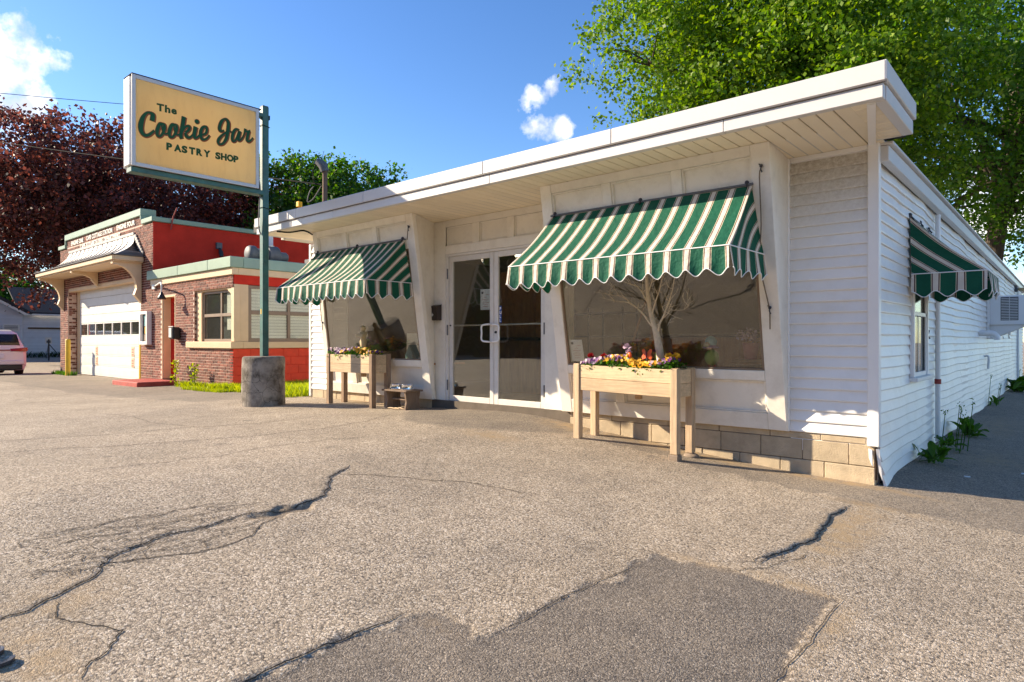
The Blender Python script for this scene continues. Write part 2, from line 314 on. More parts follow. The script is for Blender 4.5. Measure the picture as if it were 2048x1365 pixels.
# ------------------------------------------------------------------ mesh helpers
I4 = Matrix.Identity(4)
class MB:
    def __init__(s): s.v = []; s.f = []; s.m = []; s.uv = []; s.sm = []
    def add(s, vs, fs, mi=0, uvs=None, smooth=False):
        o = len(s.v); s.v += [tuple(p) for p in vs]
        for k, f in enumerate(fs):
            s.f.append(tuple(i + o for i in f)); s.m.append(mi); s.sm.append(smooth)
            s.uv.append(uvs[k] if uvs else None)
    def box(s, x0, x1, y0, y1, z0, z1, c=.004, fn=None, mi=0):
        hx, hy, hz = (x1 - x0) / 2, (y1 - y0) / 2, (z1 - z0) / 2
        c = max(0, min(c, abs(hx) * .45, abs(hy) * .45, abs(hz) * .45)); cx, cy, cz = (x0 + x1) / 2, (y0 + y1) / 2, (z0 + z1) / 2
        if c <= 0:
            vs = [(cx + a * hx, cy + b * hy, cz + d * hz) for a in (-1, 1) for b in (-1, 1) for d in (-1, 1)]
            fs = [(0, 1, 3, 2), (4, 6, 7, 5), (0, 4, 5, 1), (2, 3, 7, 6), (0, 2, 6, 4), (1, 5, 7, 3)]
        else:
            vs = []; ix = {}
            for a in (-1, 1):
                for b in (-1, 1):
                    for d in (-1, 1):
                        ix[a, b, d] = len(vs)
                        vs += [(cx + a * hx, cy + b * (hy - c), cz + d * (hz - c)), (cx + a * (hx - c), cy + b * hy, cz + d * (hz - c)), (cx + a * (hx - c), cy + b * (hy - c), cz + d * hz)]
            q = ix; fs = []
            for a in (-1, 1): f = [q[a, -1, -1], q[a, 1, -1], q[a, 1, 1], q[a, -1, 1]]; fs.append(f if a > 0 else f[::-1])
            for b in (-1, 1): f = [q[-1, b, -1] + 1, q[-1, b, 1] + 1, q[1, b, 1] + 1, q[1, b, -1] + 1]; fs.append(f if b > 0 else f[::-1])
            for d in (-1, 1): f = [q[-1, -1, d] + 2, q[1, -1, d] + 2, q[1, 1, d] + 2, q[-1, 1, d] + 2]; fs.append(f if d > 0 else f[::-1])
            for a in (-1, 1):
                for b in (-1, 1):
                    f = [q[a, b, -1], q[a, b, -1] + 1, q[a, b, 1] + 1, q[a, b, 1]]; fs.append(f if a * b > 0 else f[::-1])
                for d in (-1, 1):
                    f = [q[a, -1, d], q[a, 1, d], q[a, 1, d] + 2, q[a, -1, d] + 2]; fs.append(f if a * d > 0 else f[::-1])
            for b in (-1, 1):
                for d in (-1, 1):
                    f = [q[-1, b, d] + 1, q[-1, b, d] + 2, q[1, b, d] + 2, q[1, b, d] + 1]; fs.append(f if b * d > 0 else f[::-1])
            for k, i in q.items():
                f = [i, i + 1, i + 2]; fs.append(f if k[0] * k[1] * k[2] > 0 else f[::-1])
        if fn: vs = [fn(*p) for p in vs]
        s.add(vs, fs, mi); return s
    def tube(s, pts, r, n=8, mi=0, cap=True):
        P = [Vector(p) for p in pts]; rs = r if isinstance(r, (list, tuple)) else [r] * len(P)
        o = []; up = None
        for i, p in enumerate(P):
            d = (P[min(i + 1, len(P) - 1)] - P[max(i - 1, 0)])
            d = d.normalized() if d.length > 1e-9 else Vector((0, 0, 1))
            if up is None: up = d.orthogonal().normalized()
            up = (up - d * up.dot(d)); up = up.normalized() if up.length > 1e-6 else d.orthogonal().normalized()
            w = d.cross(up)
            o += [p + (up * math.cos(2 * math.pi * k / n) + w * math.sin(2 * math.pi * k / n)) * rs[i] for k in range(n)]
        fs = [(i * n + k, i * n + (k + 1) % n, (i + 1) * n + (k + 1) % n, (i + 1) * n + k) for i in range(len(P) - 1) for k in range(n)]
        s.add(o, fs, mi, smooth=True)
        if cap:
            s.add(o[:n], [tuple(range(n))[::-1]], mi); s.add(o[-n:], [tuple(range(n))], mi)
        return s
    def lathe(s, prof, c=(0, 0, 0), n=24, mi=0, axis='z', fn=None, cap=True):
        vs = []
        for r, h in prof:
            for k in range(n):
                a = 2 * math.pi * k / n; p = (r * math.cos(a), r * math.sin(a), h)
                if axis == 'x': p = (p[2], p[0], p[1])
                if axis == 'y': p = (p[0], p[2], p[1])
                p = (p[0] + c[0], p[1] + c[1], p[2] + c[2]); vs.append(fn(*p) if fn else p)
        fs = [(i * n + k, i * n + (k + 1) % n, (i + 1) * n + (k + 1) % n, (i + 1) * n + k) for i in range(len(prof) - 1) for k in range(n)]
        s.add(vs, fs, mi, smooth=True)
        if cap:
            s.add(vs[:n], [tuple(range(n))[::-1]], mi); s.add(vs[-n:], [tuple(range(n))], mi)
        return s
    def prism(s, poly, d, mi=0):
        """poly: 3-D points of one face, d: extrusion vector"""
        n = len(poly); a = [Vector(p) for p in poly]; b = [p + Vector(d) for p in a]
        s.add(a + b, [tuple(range(n))[::-1], tuple(range(n, 2 * n))] + [(i, (i + 1) % n, n + (i + 1) % n, n + i) for i in range(n)], mi); return s
    def ball(s, c, r, n=10, mi=0):
        rr = r if isinstance(r, (list, tuple)) else (r, r, r)
        vs = []; m = n
        for i in range(m + 1):
            t = math.pi * i / m
            for k in range(n): a = 2 * math.pi * k / n; vs.append((c[0] + rr[0] * math.sin(t) * math.cos(a), c[1] + rr[1] * math.sin(t) * math.sin(a), c[2] - rr[2] * math.cos(t)))
        s.add(vs, [(i * n + k, i * n + (k + 1) % n, (i + 1) * n + (k + 1) % n, (i + 1) * n + k) for i in range(m) for k in range(n)], mi, smooth=True); return s
    def build(s, name, mat, parent=None, kind=None, label=None, fix=False):
        me = bpy.data.meshes.new(name); me.from_pydata(s.v, [], s.f)
        for mm in (mat if isinstance(mat, (list, tuple)) else [mat]): me.materials.append(MATS[mm])
        me.polygons.foreach_set('material_index', s.m); me.polygons.foreach_set('use_smooth', s.sm)
        if any(u is not None for u in s.uv):
            l = me.uv_layers.new(name='UVMap'); flat = []
            for f, u in zip(s.f, s.uv): flat += [q for p in (u or [(0, 0)] * len(f)) for q in p]
            l.data.foreach_set('uv', flat)
        me.update()
        return link(name, me, parent, kind, label)
def link(name, me, parent=None, kind=None, label=None):
    o = bpy.data.objects.new(name, me); col.objects.link(o)
    if parent: o.parent = parent; o.matrix_parent_inverse = Matrix.Translation(-Vector(parent.location)) if parent.type == 'EMPTY' else I4
    if kind: o['kind'] = kind
    if label: o['label'] = label
    return o
def tag(o, label, cat, group=None):
    o['label'] = label; o['category'] = cat
    if group: o['group'] = group
    return o
def thing(name, label, cat, loc=(0, 0, 0), group=None):
    o = bpy.data.objects.new(name, None); col.objects.link(o); o.location = loc; o.empty_display_size = .1
    return tag(o, label, cat, group)
def B(x0, x1, y0, y1, z0, z1, c=.004, fn=None): return MB().box(x0, x1, y0, y1, z0, z1, c, fn)
def bez(pts, n=8):
    """Catmull-Rom through points (any dimension)"""
    P = [np.array(p, float) for p in pts]; P = [2 * P[0] - P[1]] + P + [2 * P[-1] - P[-2]]; o = []
    for i in range(1, len(P) - 2):
        for k in range(n):
            t = k / n; a, b, c, d = P[i - 1:i + 3]
            o.append(.5 * (2 * b + (c - a) * t + (2 * a - 5 * b + 4 * c - d) * t * t + (3 * b - a - 3 * c + d) * t ** 3))
    o.append(P[-2]); return o
def text_mesh(name, body, size, mtx, mat, parent, extrude=.002, offset=0.0, sx=1.0, align='LEFT', width=None, spacing=1.0):
    cu = bpy.data.curves.new(name, 'FONT'); cu.body = body; cu.size = size; cu.extrude = extrude; cu.offset = offset; cu.align_x = align; cu.space_character = spacing
    cu.resolution_u = 3
    t = bpy.data.objects.new('tmp', cu); col.objects.link(t)
    dg = bpy.context.evaluated_depsgraph_get(); me = bpy.data.meshes.new_from_object(t.evaluated_get(dg)); bpy.data.objects.remove(t)
    xs = [v.co.x for v in me.vertices]
    k = (width / (max(xs) - min(xs))) if width else sx
    x0 = min(xs) if align == 'LEFT' else 0
    for v in me.vertices: v.co = mtx @ Vector(((v.co.x - x0) * k, v.co.y, v.co.z))
    me.materials.clear(); me.materials.append(MATS[mat]); me.name = name
    return link(name, me, parent)
def np_mesh(name, verts, quads, mat, parent=None, kind=None, mi=None, smooth=False):
    me = bpy.data.meshes.new(name); nv, nq = len(verts), len(quads)
    me.vertices.add(nv); me.vertices.foreach_set('co', np.asarray(verts, np.float32).ravel())
    k = quads.shape[1]
    me.loops.add(nq * k); me.loops.foreach_set('vertex_index', quads.astype(np.int32).ravel())
    me.polygons.add(nq); me.polygons.foreach_set('loop_start', np.arange(0, nq * k, k, dtype=np.int32)); me.polygons.foreach_set('loop_total', np.full(nq, k, np.int32))
    for mm in (mat if isinstance(mat, (list, tuple)) else [mat]): me.materials.append(MATS[mm])
    if mi is not None: me.polygons.foreach_set('material_index', np.asarray(mi, np.int32))
    if smooth: me.polygons.foreach_set('use_smooth', np.ones(nq, bool))
    me.update(); me.validate()
    return link(name, me, parent, kind)
def leaf_cloud(centers, size, up=.35, droop=0.0, aspect=.62, seed=1):
    """kite shaped folded leaves (two triangles meeting on the midrib as one quad), random orientation"""
    g = np.random.default_rng(seed); n = len(centers)
    d = g.normal(size=(n, 3)); d[:, 2] += -droop; d /= np.linalg.norm(d, axis=1)[:, None]
    nr = g.normal(size=(n, 3)) * .8; nr[:, 2] += up * 2.2
    s = np.cross(nr, d); s /= np.linalg.norm(s, axis=1)[:, None] + 1e-9
    h = np.cross(d, s)
    L = (size * g.uniform(.6, 1.25, n))[:, None]; W = L * aspect * .5
    c = np.asarray(centers)
    v = np.stack([c, c + d * L * .45 + s * W + h * L * .08, c + d * L, c + d * L * .45 - s * W + h * L * .08], 1).reshape(-1, 3)
    return v, np.arange(4 * n).reshape(n, 4)

# ------------------------------------------------------------------ ground
TX = [-120, -60, -33, -26, -18, -13, -11, -9, -5.6, -3.7, -3.3, -.87, 0, 1, 3, 8, 30, 120]
TZ = [-.3, -.33, -.44, -.23, -.2, -.17, -.12, -.07, -.045, -.055, -.09, -.31, -.335, -.42, -.55, -.8, -1.5, -1.5]
def gz(x): return float(np.interp(x, TX, TZ))
def axis(parts):
    o = []
    for a, b, st in parts: o += list(np.arange(a, b - 1e-6, st))
    return np.array(o + [parts[-1][1]])
GX = axis([(-900, -120, 60), (-120, -40, 8), (-40, -14, .8), (-14, -7, .1), (-7, -3.4, .025), (-3.4, 1.3, .014), (1.3, 3, .05), (3, 12, .5), (12, 60, 6), (60, 900, 60)])
GY = axis([(-900, -100, 60), (-100, -30, 6), (-30, -8, .5), (-8, -6.1, .04), (-6.1, -2.6, .014), (-2.6, .1, .022), (.1, 3, .1), (3, 30, .8), (30, 120, 8), (120, 900, 60)])
XX, YY = np.meshgrid(GX, GY); nx, ny = len(GX), len(GY)
xs = np.linspace(-120, 120, 4801); zs = np.interp(xs, TX, TZ); ker = np.ones(9) / 9; zs = np.convolve(np.pad(zs, 4, 'edge'), ker, 'valid')
ZZ = np.interp(XX, xs, zs)
def vnoise(x, y, s, seed=0):
    g = np.random.default_rng(seed); G = g.random((64, 64)); x = x * s; y = y * s
    i = np.floor(x).astype(int); j = np.floor(y).astype(int); u = x - i; v = y - j; u = u * u * (3 - 2 * u); v = v * v * (3 - 2 * v)
    a = G[j % 64, i % 64]; b = G[j % 64, (i + 1) % 64]; c = G[(j + 1) % 64, i % 64]; d = G[(j + 1) % 64, (i + 1) % 64]
    return (a * (1 - u) + b * u) * (1 - v) + (c * (1 - u) + d * u) * v
near = (XX > -9) & (XX < 3) & (YY > -8) & (YY < .3)
ZZ += np.where(near, (vnoise(XX, YY, .8, 3) - .5) * .022 + (vnoise(XX, YY, 3, 4) - .5) * .006, 0)
crack = np.zeros_like(ZZ); patch = np.zeros_like(ZZ); sand = np.zeros_like(ZZ)
def wob(pts, amp, it, seed):
    g = np.random.default_rng(seed); P = [np.array(p, float) for p in pts]
    for _ in range(it):
        Q = []
        for a, b in zip(P, P[1:]):
            d = b - a; nrm = np.array([-d[1], d[0]]); Q += [a, (a + b) / 2 + nrm * g.normal() * amp]
        P = Q + [P[-1]]
    return np.array(P)
def line_dist(P, pad):
    """distance to the polyline, signed side, and position along it, for grid vertices near it"""
    x0, y0 = P.min(0) - pad; x1, y1 = P.max(0) + pad
    i0, i1 = np.searchsorted(GX, [x0, x1]); j0, j1 = np.searchsorted(GY, [y0, y1]); sl_ = (slice(j0, j1), slice(i0, i1))
    X, Y = XX[sl_], YY[sl_]; D = np.full(X.shape, 1e9); S = np.zeros(X.shape); T = np.zeros(X.shape)
    for k in range(len(P) - 1):
        a, b = P[k], P[k + 1]; d = b - a; L2 = d @ d + 1e-12
        t = np.clip(((X - a[0]) * d[0] + (Y - a[1]) * d[1]) / L2, 0, 1)
        dx, dy = X - a[0] - t * d[0], Y - a[1] - t * d[1]; q = np.hypot(dx, dy); w = q < D
        D = np.where(w, q, D); S = np.where(w, np.sign(d[0] * dy - d[1] * dx), S); T = np.where(w, (k + t) / (len(P) - 1), T)
    return sl_, D, S, T
CRACKS = []
def cut(pts, width, depth, amp=.10, it=3, seed=1, lip=0.0, lipw=.25, dark=1.0, taper=True):
    P = wob(pts, amp, it + 1, seed); CRACKS.append((P, width * (.36 if dark > .5 else .62), seed, dark)); sl_, D, S, T = line_dist(P, max(.3, lipw * 2))
    e = np.clip(np.minimum(T, 1 - T) * 8, .1, 1)
    crack[sl_] = np.maximum(crack[sl_], np.clip(1 - D / .026, 0, 1) * .22 * dark * e)
    if lip: ZZ[sl_] += np.where(S > 0, lip, -lip * .4) * np.exp(-(D / lipw) ** 2) * e * np.clip(D / .012 - .2, 0, 1)
    return P
# apron of fresh asphalt ramping up to the doors
ap = np.clip(1 - np.hypot((XX + 4.35) / 1.55, (YY - .1) / 1.55), 0, 1); ap = np.where(YY < .4, ap, 0)
ZZ += .05 * ap ** .7 * np.clip(1.2 - np.abs(XX + 4.65) / 1.6, 0, 1)
edge = vnoise(XX, YY, 3.5, 11) * .35
patch = np.maximum(patch, np.clip((ap - .02 + (edge - .17) * .25) * 9, 0, .72))
def poly_mask(poly, soft=.03, rag=.05, seed=5):
    P = np.array(poly); xx = XX + (vnoise(XX, YY, 6, seed) - .5) * rag * 2 + (vnoise(XX, YY, 22, seed + 1) - .5) * rag * .7; yy = YY + (vnoise(XX, YY, 6, seed + 2) - .5) * rag * 2
    ins = np.zeros(XX.shape, bool); n = len(P)
    for i in range(n):
        a, b = P[i], P[(i + 1) % n]
        c = ((a[1] > yy) != (b[1] > yy)) & (xx < (b[0] - a[0]) * (yy - a[1]) / (b[1] - a[1] + 1e-12) + a[0]); ins ^= c
    return ins.astype(float)
pp = poly_mask([(-.97, -7.5), (-.95, -4.55), (-.76, -4.44), (-.55, -4.5), (-.55, -4.34), (-.5, -3.19), (-.42, -3.0), (-.13, -2.89), (.10, -2.93), (.40, -2.84), (.47, -3.0), (.49, -7.5)], rag=.09)
patch = np.maximum(patch, pp * .92); ZZ -= pp * .006
pr = poly_mask([(-2.9, .3), (-2.6, -.5), (-1.2, -.62), (.3, -.78), (2.2, -.62), (9, -.4), (9, 24), (.04, 24), (.04, .3)], rag=.15, seed=9)
patch = np.maximum(patch, pr * .62)
pl_ = poly_mask([(-60, -1.9), (-16, -2.2), (-9.9, -1.75), (-9.2, .5), (-60, .5)], rag=.15, seed=14); patch = np.maximum(patch, pl_ * .55)
cut([(-1.98, -5.95), (-1.99, -5.72), (-2.08, -5.59), (-2.32, -5.36), (-2.44, -5.21), (-2.54, -4.97), (-2.56, -4.68), (-2.61, -4.47)], .009, .014, .06, 3, 21, lip=.006)
cut([(-2.61, -4.47), (-2.53, -4.28), (-2.55, -4.09), (-2.60, -3.89), (-2.88, -3.67), (-3.08, -3.45), (-3.23, -3.26)], .011, .018, .05, 3, 22, lip=.008, lipw=.3)
hole = np.clip(1 - np.hypot((XX + 2.50 - .03 * np.sin(YY * 30)) / .075, (YY + 4.26) / .26), 0, 1); ZZ -= .018 * np.clip(hole * 3, 0, 1); patch = np.maximum(patch, np.clip(hole * 4, 0, .9)); sand = np.maximum(sand, np.clip(hole * 3, 0, .5))
for q in ((-1.45, -3.72, .10), (-1.22, -3.62, .07), (-3.9, -3.0, .09), (-.2, -4.9, .06), (-4.8, -3.6, .12), (1.0, -2.6, .09)): crack = np.maximum(crack, np.clip(1 - np.hypot((XX - q[0]) / q[2], (YY - q[1]) / q[2] * .8) + (vnoise(XX, YY, 25, 77) - .5), 0, 1) * .30)
cut([(0.0, -2.72), (.02, -2.45), (.08, -2.1), (.06, -1.78), (.02, -1.25), (.04, -.89)], .013, .026, .055, 3, 24, lip=.013, lipw=.30)
cut([(-.1, -2.95), (.05, -2.75), (.1, -2.5), (.16, -2.3)], .006, .012, .09, 3, 25, dark=.4); cut([(-.12, -2.8), (-.02, -2.6), (.02, -2.4)], .006, .012, .09, 3, 26, dark=.4)
cut([(-.93, -6.1), (-.92, -5.31), (-.94, -5.08), (-.95, -4.83), (-.95, -4.55)], .009, .016, .03, 3, 27, lip=.005)
cut([(-.54, -4.4), (-.54, -3.98), (-.53, -3.57), (-.5, -3.19)], .006, .008, .03, 3, 28, dark=.45)
cut([(.47, -2.85), (.48, -3.4), (.49, -4.2)], .005, .012, .03, 3, 29, dark=.45)
cut([(-5.75, -5.3), (-5.42, -4.45), (-5.21, -3.64), (-5.01, -2.41), (-5.06, -1.98)], .010, .012, .04, 3, 30, dark=.45)
cut([(-5.1, -2.3), (-5.2, -1.6), (-5.6, -.9)], .009, .010, .05, 3, 31, dark=.45)
cut([(-3.0, -3.5), (-2.6, -3.1), (-2.1, -2.75), (-1.75, -2.6)], .004, .008, .06, 3, 32)
cut([(-2.03, -5.62), (-1.86, -5.66), (-1.70, -5.58), (-1.57, -5.50), (-1.42, -5.62), (-1.30, -5.72)], .008, .01, .08, 3, 33)
cut([(-2.35, -5.35), (-2.2, -4.95), (-2.25, -4.6), (-2.42, -4.3)], .007, .008, .06, 3, 34)
cut([(-6.6, -5.2), (-6.3, -4.0), (-6.1, -2.6), (-6.2, -1.7)], .008, .01, .05, 3, 130, dark=.4)
cut([(-4.3, -4.9), (-4.2, -3.9), (-4.35, -3.0), (-4.1, -2.2)], .004, .01, .06, 3, 131, dark=.4)
cut([(-8.9, -3.5), (-8.0, -3.3), (-7.1, -3.4), (-6.2, -3.2)], .008, .01, .05, 3, 134, dark=.4)
g_ = np.random.default_rng(5)
for k in range(13):
    x = -2.96 + .055 * k; y0 = -5.65 + g_.uniform(0, .3); y1 = -4.35 - g_.uniform(0, .45)
    ya = y0
    while ya < y1:
        yb = min(ya + g_.uniform(.22, .5), y1 + .1); xo = x + g_.normal() * .02 + .03 * (ya - y0) * (6 - k) * .25
        cut([(xo, ya), (xo + g_.normal() * .03, (ya + yb) / 2), (xo + g_.normal() * .03, yb)], .0058, .009, .09, 3, 40 + 17 * k + int(ya * -9), dark=.2); ya = yb + g_.uniform(.0, .12)
for k in range(40):
    x = -2.9 + g_.uniform(0, .6); y = -5.6 + g_.uniform(0, 1.1); cut([(x, y), (x + .09, y + g_.uniform(-.06, .06))], .005, .008, .2, 2, 60 + k, dark=.2)
sd = lambda cx, cy, rx, ry, a: np.clip(1 - np.hypot((XX - cx) / rx, (YY - cy) / ry), 0, 1) * a
for q in ((.18, -1.6, .22, 1.1, 1.6), (.2, -.75, .5, .12, 1.4), (-3.4, -1.35, .5, .25, 1.3), (-3.2, -.15, .6, .3, 1.2), (-1.8, -.1, 1.6, .22, 1.6), (-.2, -.08, .9, .12, 1.8), (-2.05, -5.6, .3, .3, 1.0), (-1.6, -5.8, .5, .25, 1.1), (-7.2, -.1, 1.6, .3, 1.2), (.2, -2.85, .35, .12, 1.0), (.52, -3.3, .09, .6, .9), (-.30, -2.93, .3, .08, .8), (-.80, -4.5, .25, .06, .4), (.7, 2.5, .5, .8, .7), (.5, 6, .4, 2, .7)): sand = np.maximum(sand, sd(*q))
sand = np.clip(sand, 0, 1)
V = np.stack([XX, YY, ZZ], -1).reshape(-1, 3)
idx = np.arange(nx * ny).reshape(ny, nx)
Q = np.stack([idx[:-1, :-1], idx[:-1, 1:], idx[1:, 1:], idx[1:, :-1]], -1).reshape(-1, 4)
ground = np_mesh('parking_lot', V, Q, 'asphalt', kind='structure', smooth=True)
for nm, a in (('patch', patch), ('crack', crack), ('sand', sand), ('smooth', patch)):
    at = ground.data.attributes.new(nm, 'FLOAT', 'POINT'); at.data.foreach_set('value', a.astype(np.float32).ravel())
def gh(x, y):
    i = int(np.clip(np.searchsorted(GX, x), 1, nx - 1)); j = int(np.clip(np.searchsorted(GY, y), 1, ny - 1))
    u = (x - GX[i - 1]) / (GX[i] - GX[i - 1]); v = (y - GY[j - 1]) / (GY[j] - GY[j - 1])
    return float((ZZ[j - 1, i - 1] * (1 - u) + ZZ[j - 1, i] * u) * (1 - v) + (ZZ[j, i - 1] * (1 - u) + ZZ[j, i] * u) * v)
for P, w, sd_, dk in CRACKS:
    g = np.random.default_rng(sd_ + 500); b = MB(); n = len(P); vs = []
    for i, p in enumerate(P):
        d = P[min(i + 1, n - 1)] - P[max(i - 1, 0)]; d = d / (np.linalg.norm(d) + 1e-9); nr = np.array((-d[1], d[0])); e = min(1, min(i, n - 1 - i) / n * 7 + .05)
        l_, r_ = p + nr * w * e * g.uniform(.25, 1.25), p - nr * w * e * g.uniform(.25, 1.25)
        e1, e2 = (.0038, .0030) if dk < .5 else (.0034, .0012); vs += [(l_[0], l_[1], gh(*l_) + e1), (p[0], p[1], gh(*p) + e2), (r_[0], r_[1], gh(*r_) + e1)]
    b.add(vs, [f for i in range(n - 1) for f in ((3 * i, 3 * i + 1, 3 * i + 4, 3 * i + 3), (3 * i + 1, 3 * i + 2, 3 * i + 5, 3 * i + 4))])
    b.build('crack', 'crack_faint' if dk < .5 else 'crack_dark', ground)
# ------------------------------------------------------------------ the pastry shop
shop = thing('pastry_shop', 'low white clapboard shop with two outward leaning display windows and a flat overhanging roof', 'shop', (-4.5, 0, 0))
SO = 2.698                                  # soffit height
P = lambda nm, b, mt, par=None, **k: b.build(nm, mt, par or shop, **k)
# shell -------------------------------------------------------------
P('side_wall', B(-.10, .025, .12, 21.3, -1.0, 2.60, 0), 'vinyl_trim')
P('rear_wall', B(-5.4, -.10, 21.18, 21.3, -1.0, 2.60, 0), 'vinyl_trim')
P('wing_wall', B(-5.52, -5.4, 6.1, 21.3, -1.0, 2.60, 0), 'vinyl_trim')
P('wing_wall', B(-9.15, -5.52, 6.0, 6.1, -.6, 2.60, 0), 'vinyl_trim')
P('end_wall', B(-9.15, -9.05, .12, 6.0, -.6, 2.60, 0), 'vinyl_trim')
P('front_wall', B(-.705, .02, .02, .115, -.1, 2.69, 0), 'vinyl_trim')
P('front_wall', B(-9.14, -8.35, .02, .115, -.1, 2.69, 0), 'vinyl_trim')
P('front_wall', B(-3.74, -3.33, .062, .115, -.1, 2.69, 0), 'white_paint')
P('front_wall', B(-8.35, -5.85, .10, .115, .06, .60, 0), 'white_paint')
P('front_wall', B(-3.33, -.705, .10, .115, .06, .60, 0), 'white_paint')
P('roof_deck', B(-9.05, .25, -1.12, -.10, 2.76, 2.90, 0), 'roofing')
P('roof_deck', B(-9.05, .02, -.10, 6.2, 2.76, 2.84, 0), 'roofing')
P('roof_deck', B(-5.5, .12, 6.2, 21.4, 2.55, 2.66, 0), 'roofing')
# interior
P('floor', B(-9.05, -.10, .12, 6.0, -.05, .02, 0), 'int_floor')
P('ceiling', B(-9.05, -.10, -.62, 6.0, 2.70, 2.74, 0), 'int_ceil')
P('inner_wall', B(-9.05, -.10, 5.95, 6.0, .02, 2.70, 0), 'int_wall')
P('inner_wall', B(-9.05, -9.02, .12, 5.95, .02, 2.70, 0), 'int_wall')
P('inner_wall', B(-.13, -.10, .12, 5.95, .02, 2.70, 0), 'int_wall')
# foundation: individual concrete blocks along the front ---------------------------------
def blocks(x_list, z0, z1, y, seed):
    g = random.Random(seed)
    for a, b in zip(x_list, x_list[1:]):
        dy = g.uniform(-.004, .004)
        P('concrete_block', B(a + .003, b - .003, y + dy, .11, z0 + .003, z1 - .003, .005), 'block')
P('foundation_mortar', B(-9.14, .015, .022, .10, -.62, .074, 0), 'mortar')
blocks([-3.32, -3.0, -2.6, -2.2, -1.8, -1.4, -.99, -.596, -.19, .022], -.187, .008, .010, 1)
blocks([-3.32, -2.8, -2.4, -2.0, -1.6, -1.2, -.80, -.399, .024], -.392, -.187, .006, 2)
blocks([-3.32, -2.72, -2.0, -1.42, -.90, -.431, -.05], .008, .074, .012, 3)
blocks([-9.13, -8.72, -8.32, -7.92, -7.5, -7.1, -6.7, -6.3, -5.86], -.187, .074, .010, 4)
blocks([-9.13, -8.5, -8.1, -7.7, -7.3, -6.9, -6.5, -6.1, -5.86], -.392, -.187, .006, 5)
# clapboards ------------------------------------------------------------------------------
EX = .1025
def clap_profile(): return [(0.0, -.004), (.0, -.016), (-.010, -.0175), (EX * .55, -.011), (EX + .006, -.003), (EX + .006, .0)]   # (dz, outward)
def clap_front(x0, x1, z, mt, y=.02):
    b = MB(); pr = [(z + dz, y + d) for dz, d in ((-.001, 0), (-.001, -.025), (.010, -.0265), (EX * .6, -.014), (EX + .004, -.004), (EX + .004, 0))]
    b.prism([(x0, yy, zz) for zz, yy in pr], (x1 - x0, 0, 0)); return P('clapboard', b, mt)
for k in range(26):
    z = .078 + k * EX
    if z + EX > 2.72: break
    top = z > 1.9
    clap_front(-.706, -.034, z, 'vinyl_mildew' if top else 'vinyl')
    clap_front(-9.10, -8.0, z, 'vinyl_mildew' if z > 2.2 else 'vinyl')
for x0, x1 in ((-.738, -.707), (-.0335, -.004)): pass
P('corner_post', B(-.033, .060, -.020, .06, -.0, 2.70, .006), 'vinyl_trim')
P('corner_post', B(-9.16, -9.10, -.014, .06, -.06, 2.70, .006), 'vinyl_trim')
P('trim_strip', B(-.742, -.707, -.020, .03, .07, 2.697, .006), 'vinyl_trim')
P('trim_strip', B(-.706, -.034, -.004, .02, 2.655, 2.697, .004), 'vinyl_trim')
# side wall clapboards: long bowed vinyl lengths, lapped, with a kicked out corner at the bottom
def side_bow(y, z):
    return .010 * math.sin(y * 1.7 + z * 2.0) + .007 * math.sin(y * 3.9 - z * 3.1) + .004 * math.sin(y * 8.3 + z)
def clap_side(y0, y1, z):
    n = max(2, int((y1 - y0) / .22)); b = MB(); vs = []
    pr = ((-.001, 0), (-.001, .025), (.010, .0265), (EX * .6, .014), (EX + .004, .004), (EX + .004, 0))
    for i in range(n + 1):
        y = y0 + (y1 - y0) * i / n
        for dz, d in pr:
            zz = z + dz; o = side_bow(y, z) * (1 if y > .4 else y / .4)
            kick = max(0, 1 - y / 1.1) ** 2 * max(0, -.02 - zz) * .2
            sag = -max(0, 1 - y / .9) ** 2 * max(0, -.05 - zz) * .2 + .006 * math.sin(y * 2.3 + z * 4)
            vs.append((.026 + d + o + kick, y, zz + sag * .7))
    m = 6; fs = [(i * m + k, (i + 1) * m + k, (i + 1) * m + (k + 1) % m, i * m + (k + 1) % m) for i in range(n) for k in range(m)]
    fs += [tuple(range(m)), tuple(range(n * m, n * m + m))[::-1]]
    b.add(vs, fs); return P('clapboard', b, 'vinyl')
g = random.Random(3)
for k in range(-6, 25):
    z = .078 + k * EX
    if z + EX > 2.58: break
    cuts = [.06]; y = .06 + 3.66 * g.uniform(.35, 1)
    while y < 20.6: cuts.append(y); y += 3.66
    cuts.append(21.25)
    for a, b_ in zip(cuts, cuts[1:]):
        a2 = a - (.02 if a > 1 else 0)
        segs = [(a2, b_)]
        if .50 < z + EX and z < 1.98: # gap round the side window
            segs = [s for (p, q) in segs for s in ((p, min(q, 1.53)), (max(p, 2.45), q)) if s[1] - s[0] > .03]
        if 1.10 < z + EX and z < 1.52:
            o = []
            for (p, q) in segs:
                for (w0, w1) in ((12.85, 13.5), (14.7, 15.3)):
                    if p < w0 < q or p < w1 < q: o.append((p, w0)); p = w1
                o.append((p, q))
            segs = [s for s in o if s[1] - s[0] > .03]
        for (p, q) in segs: clap_side(p, q, z)
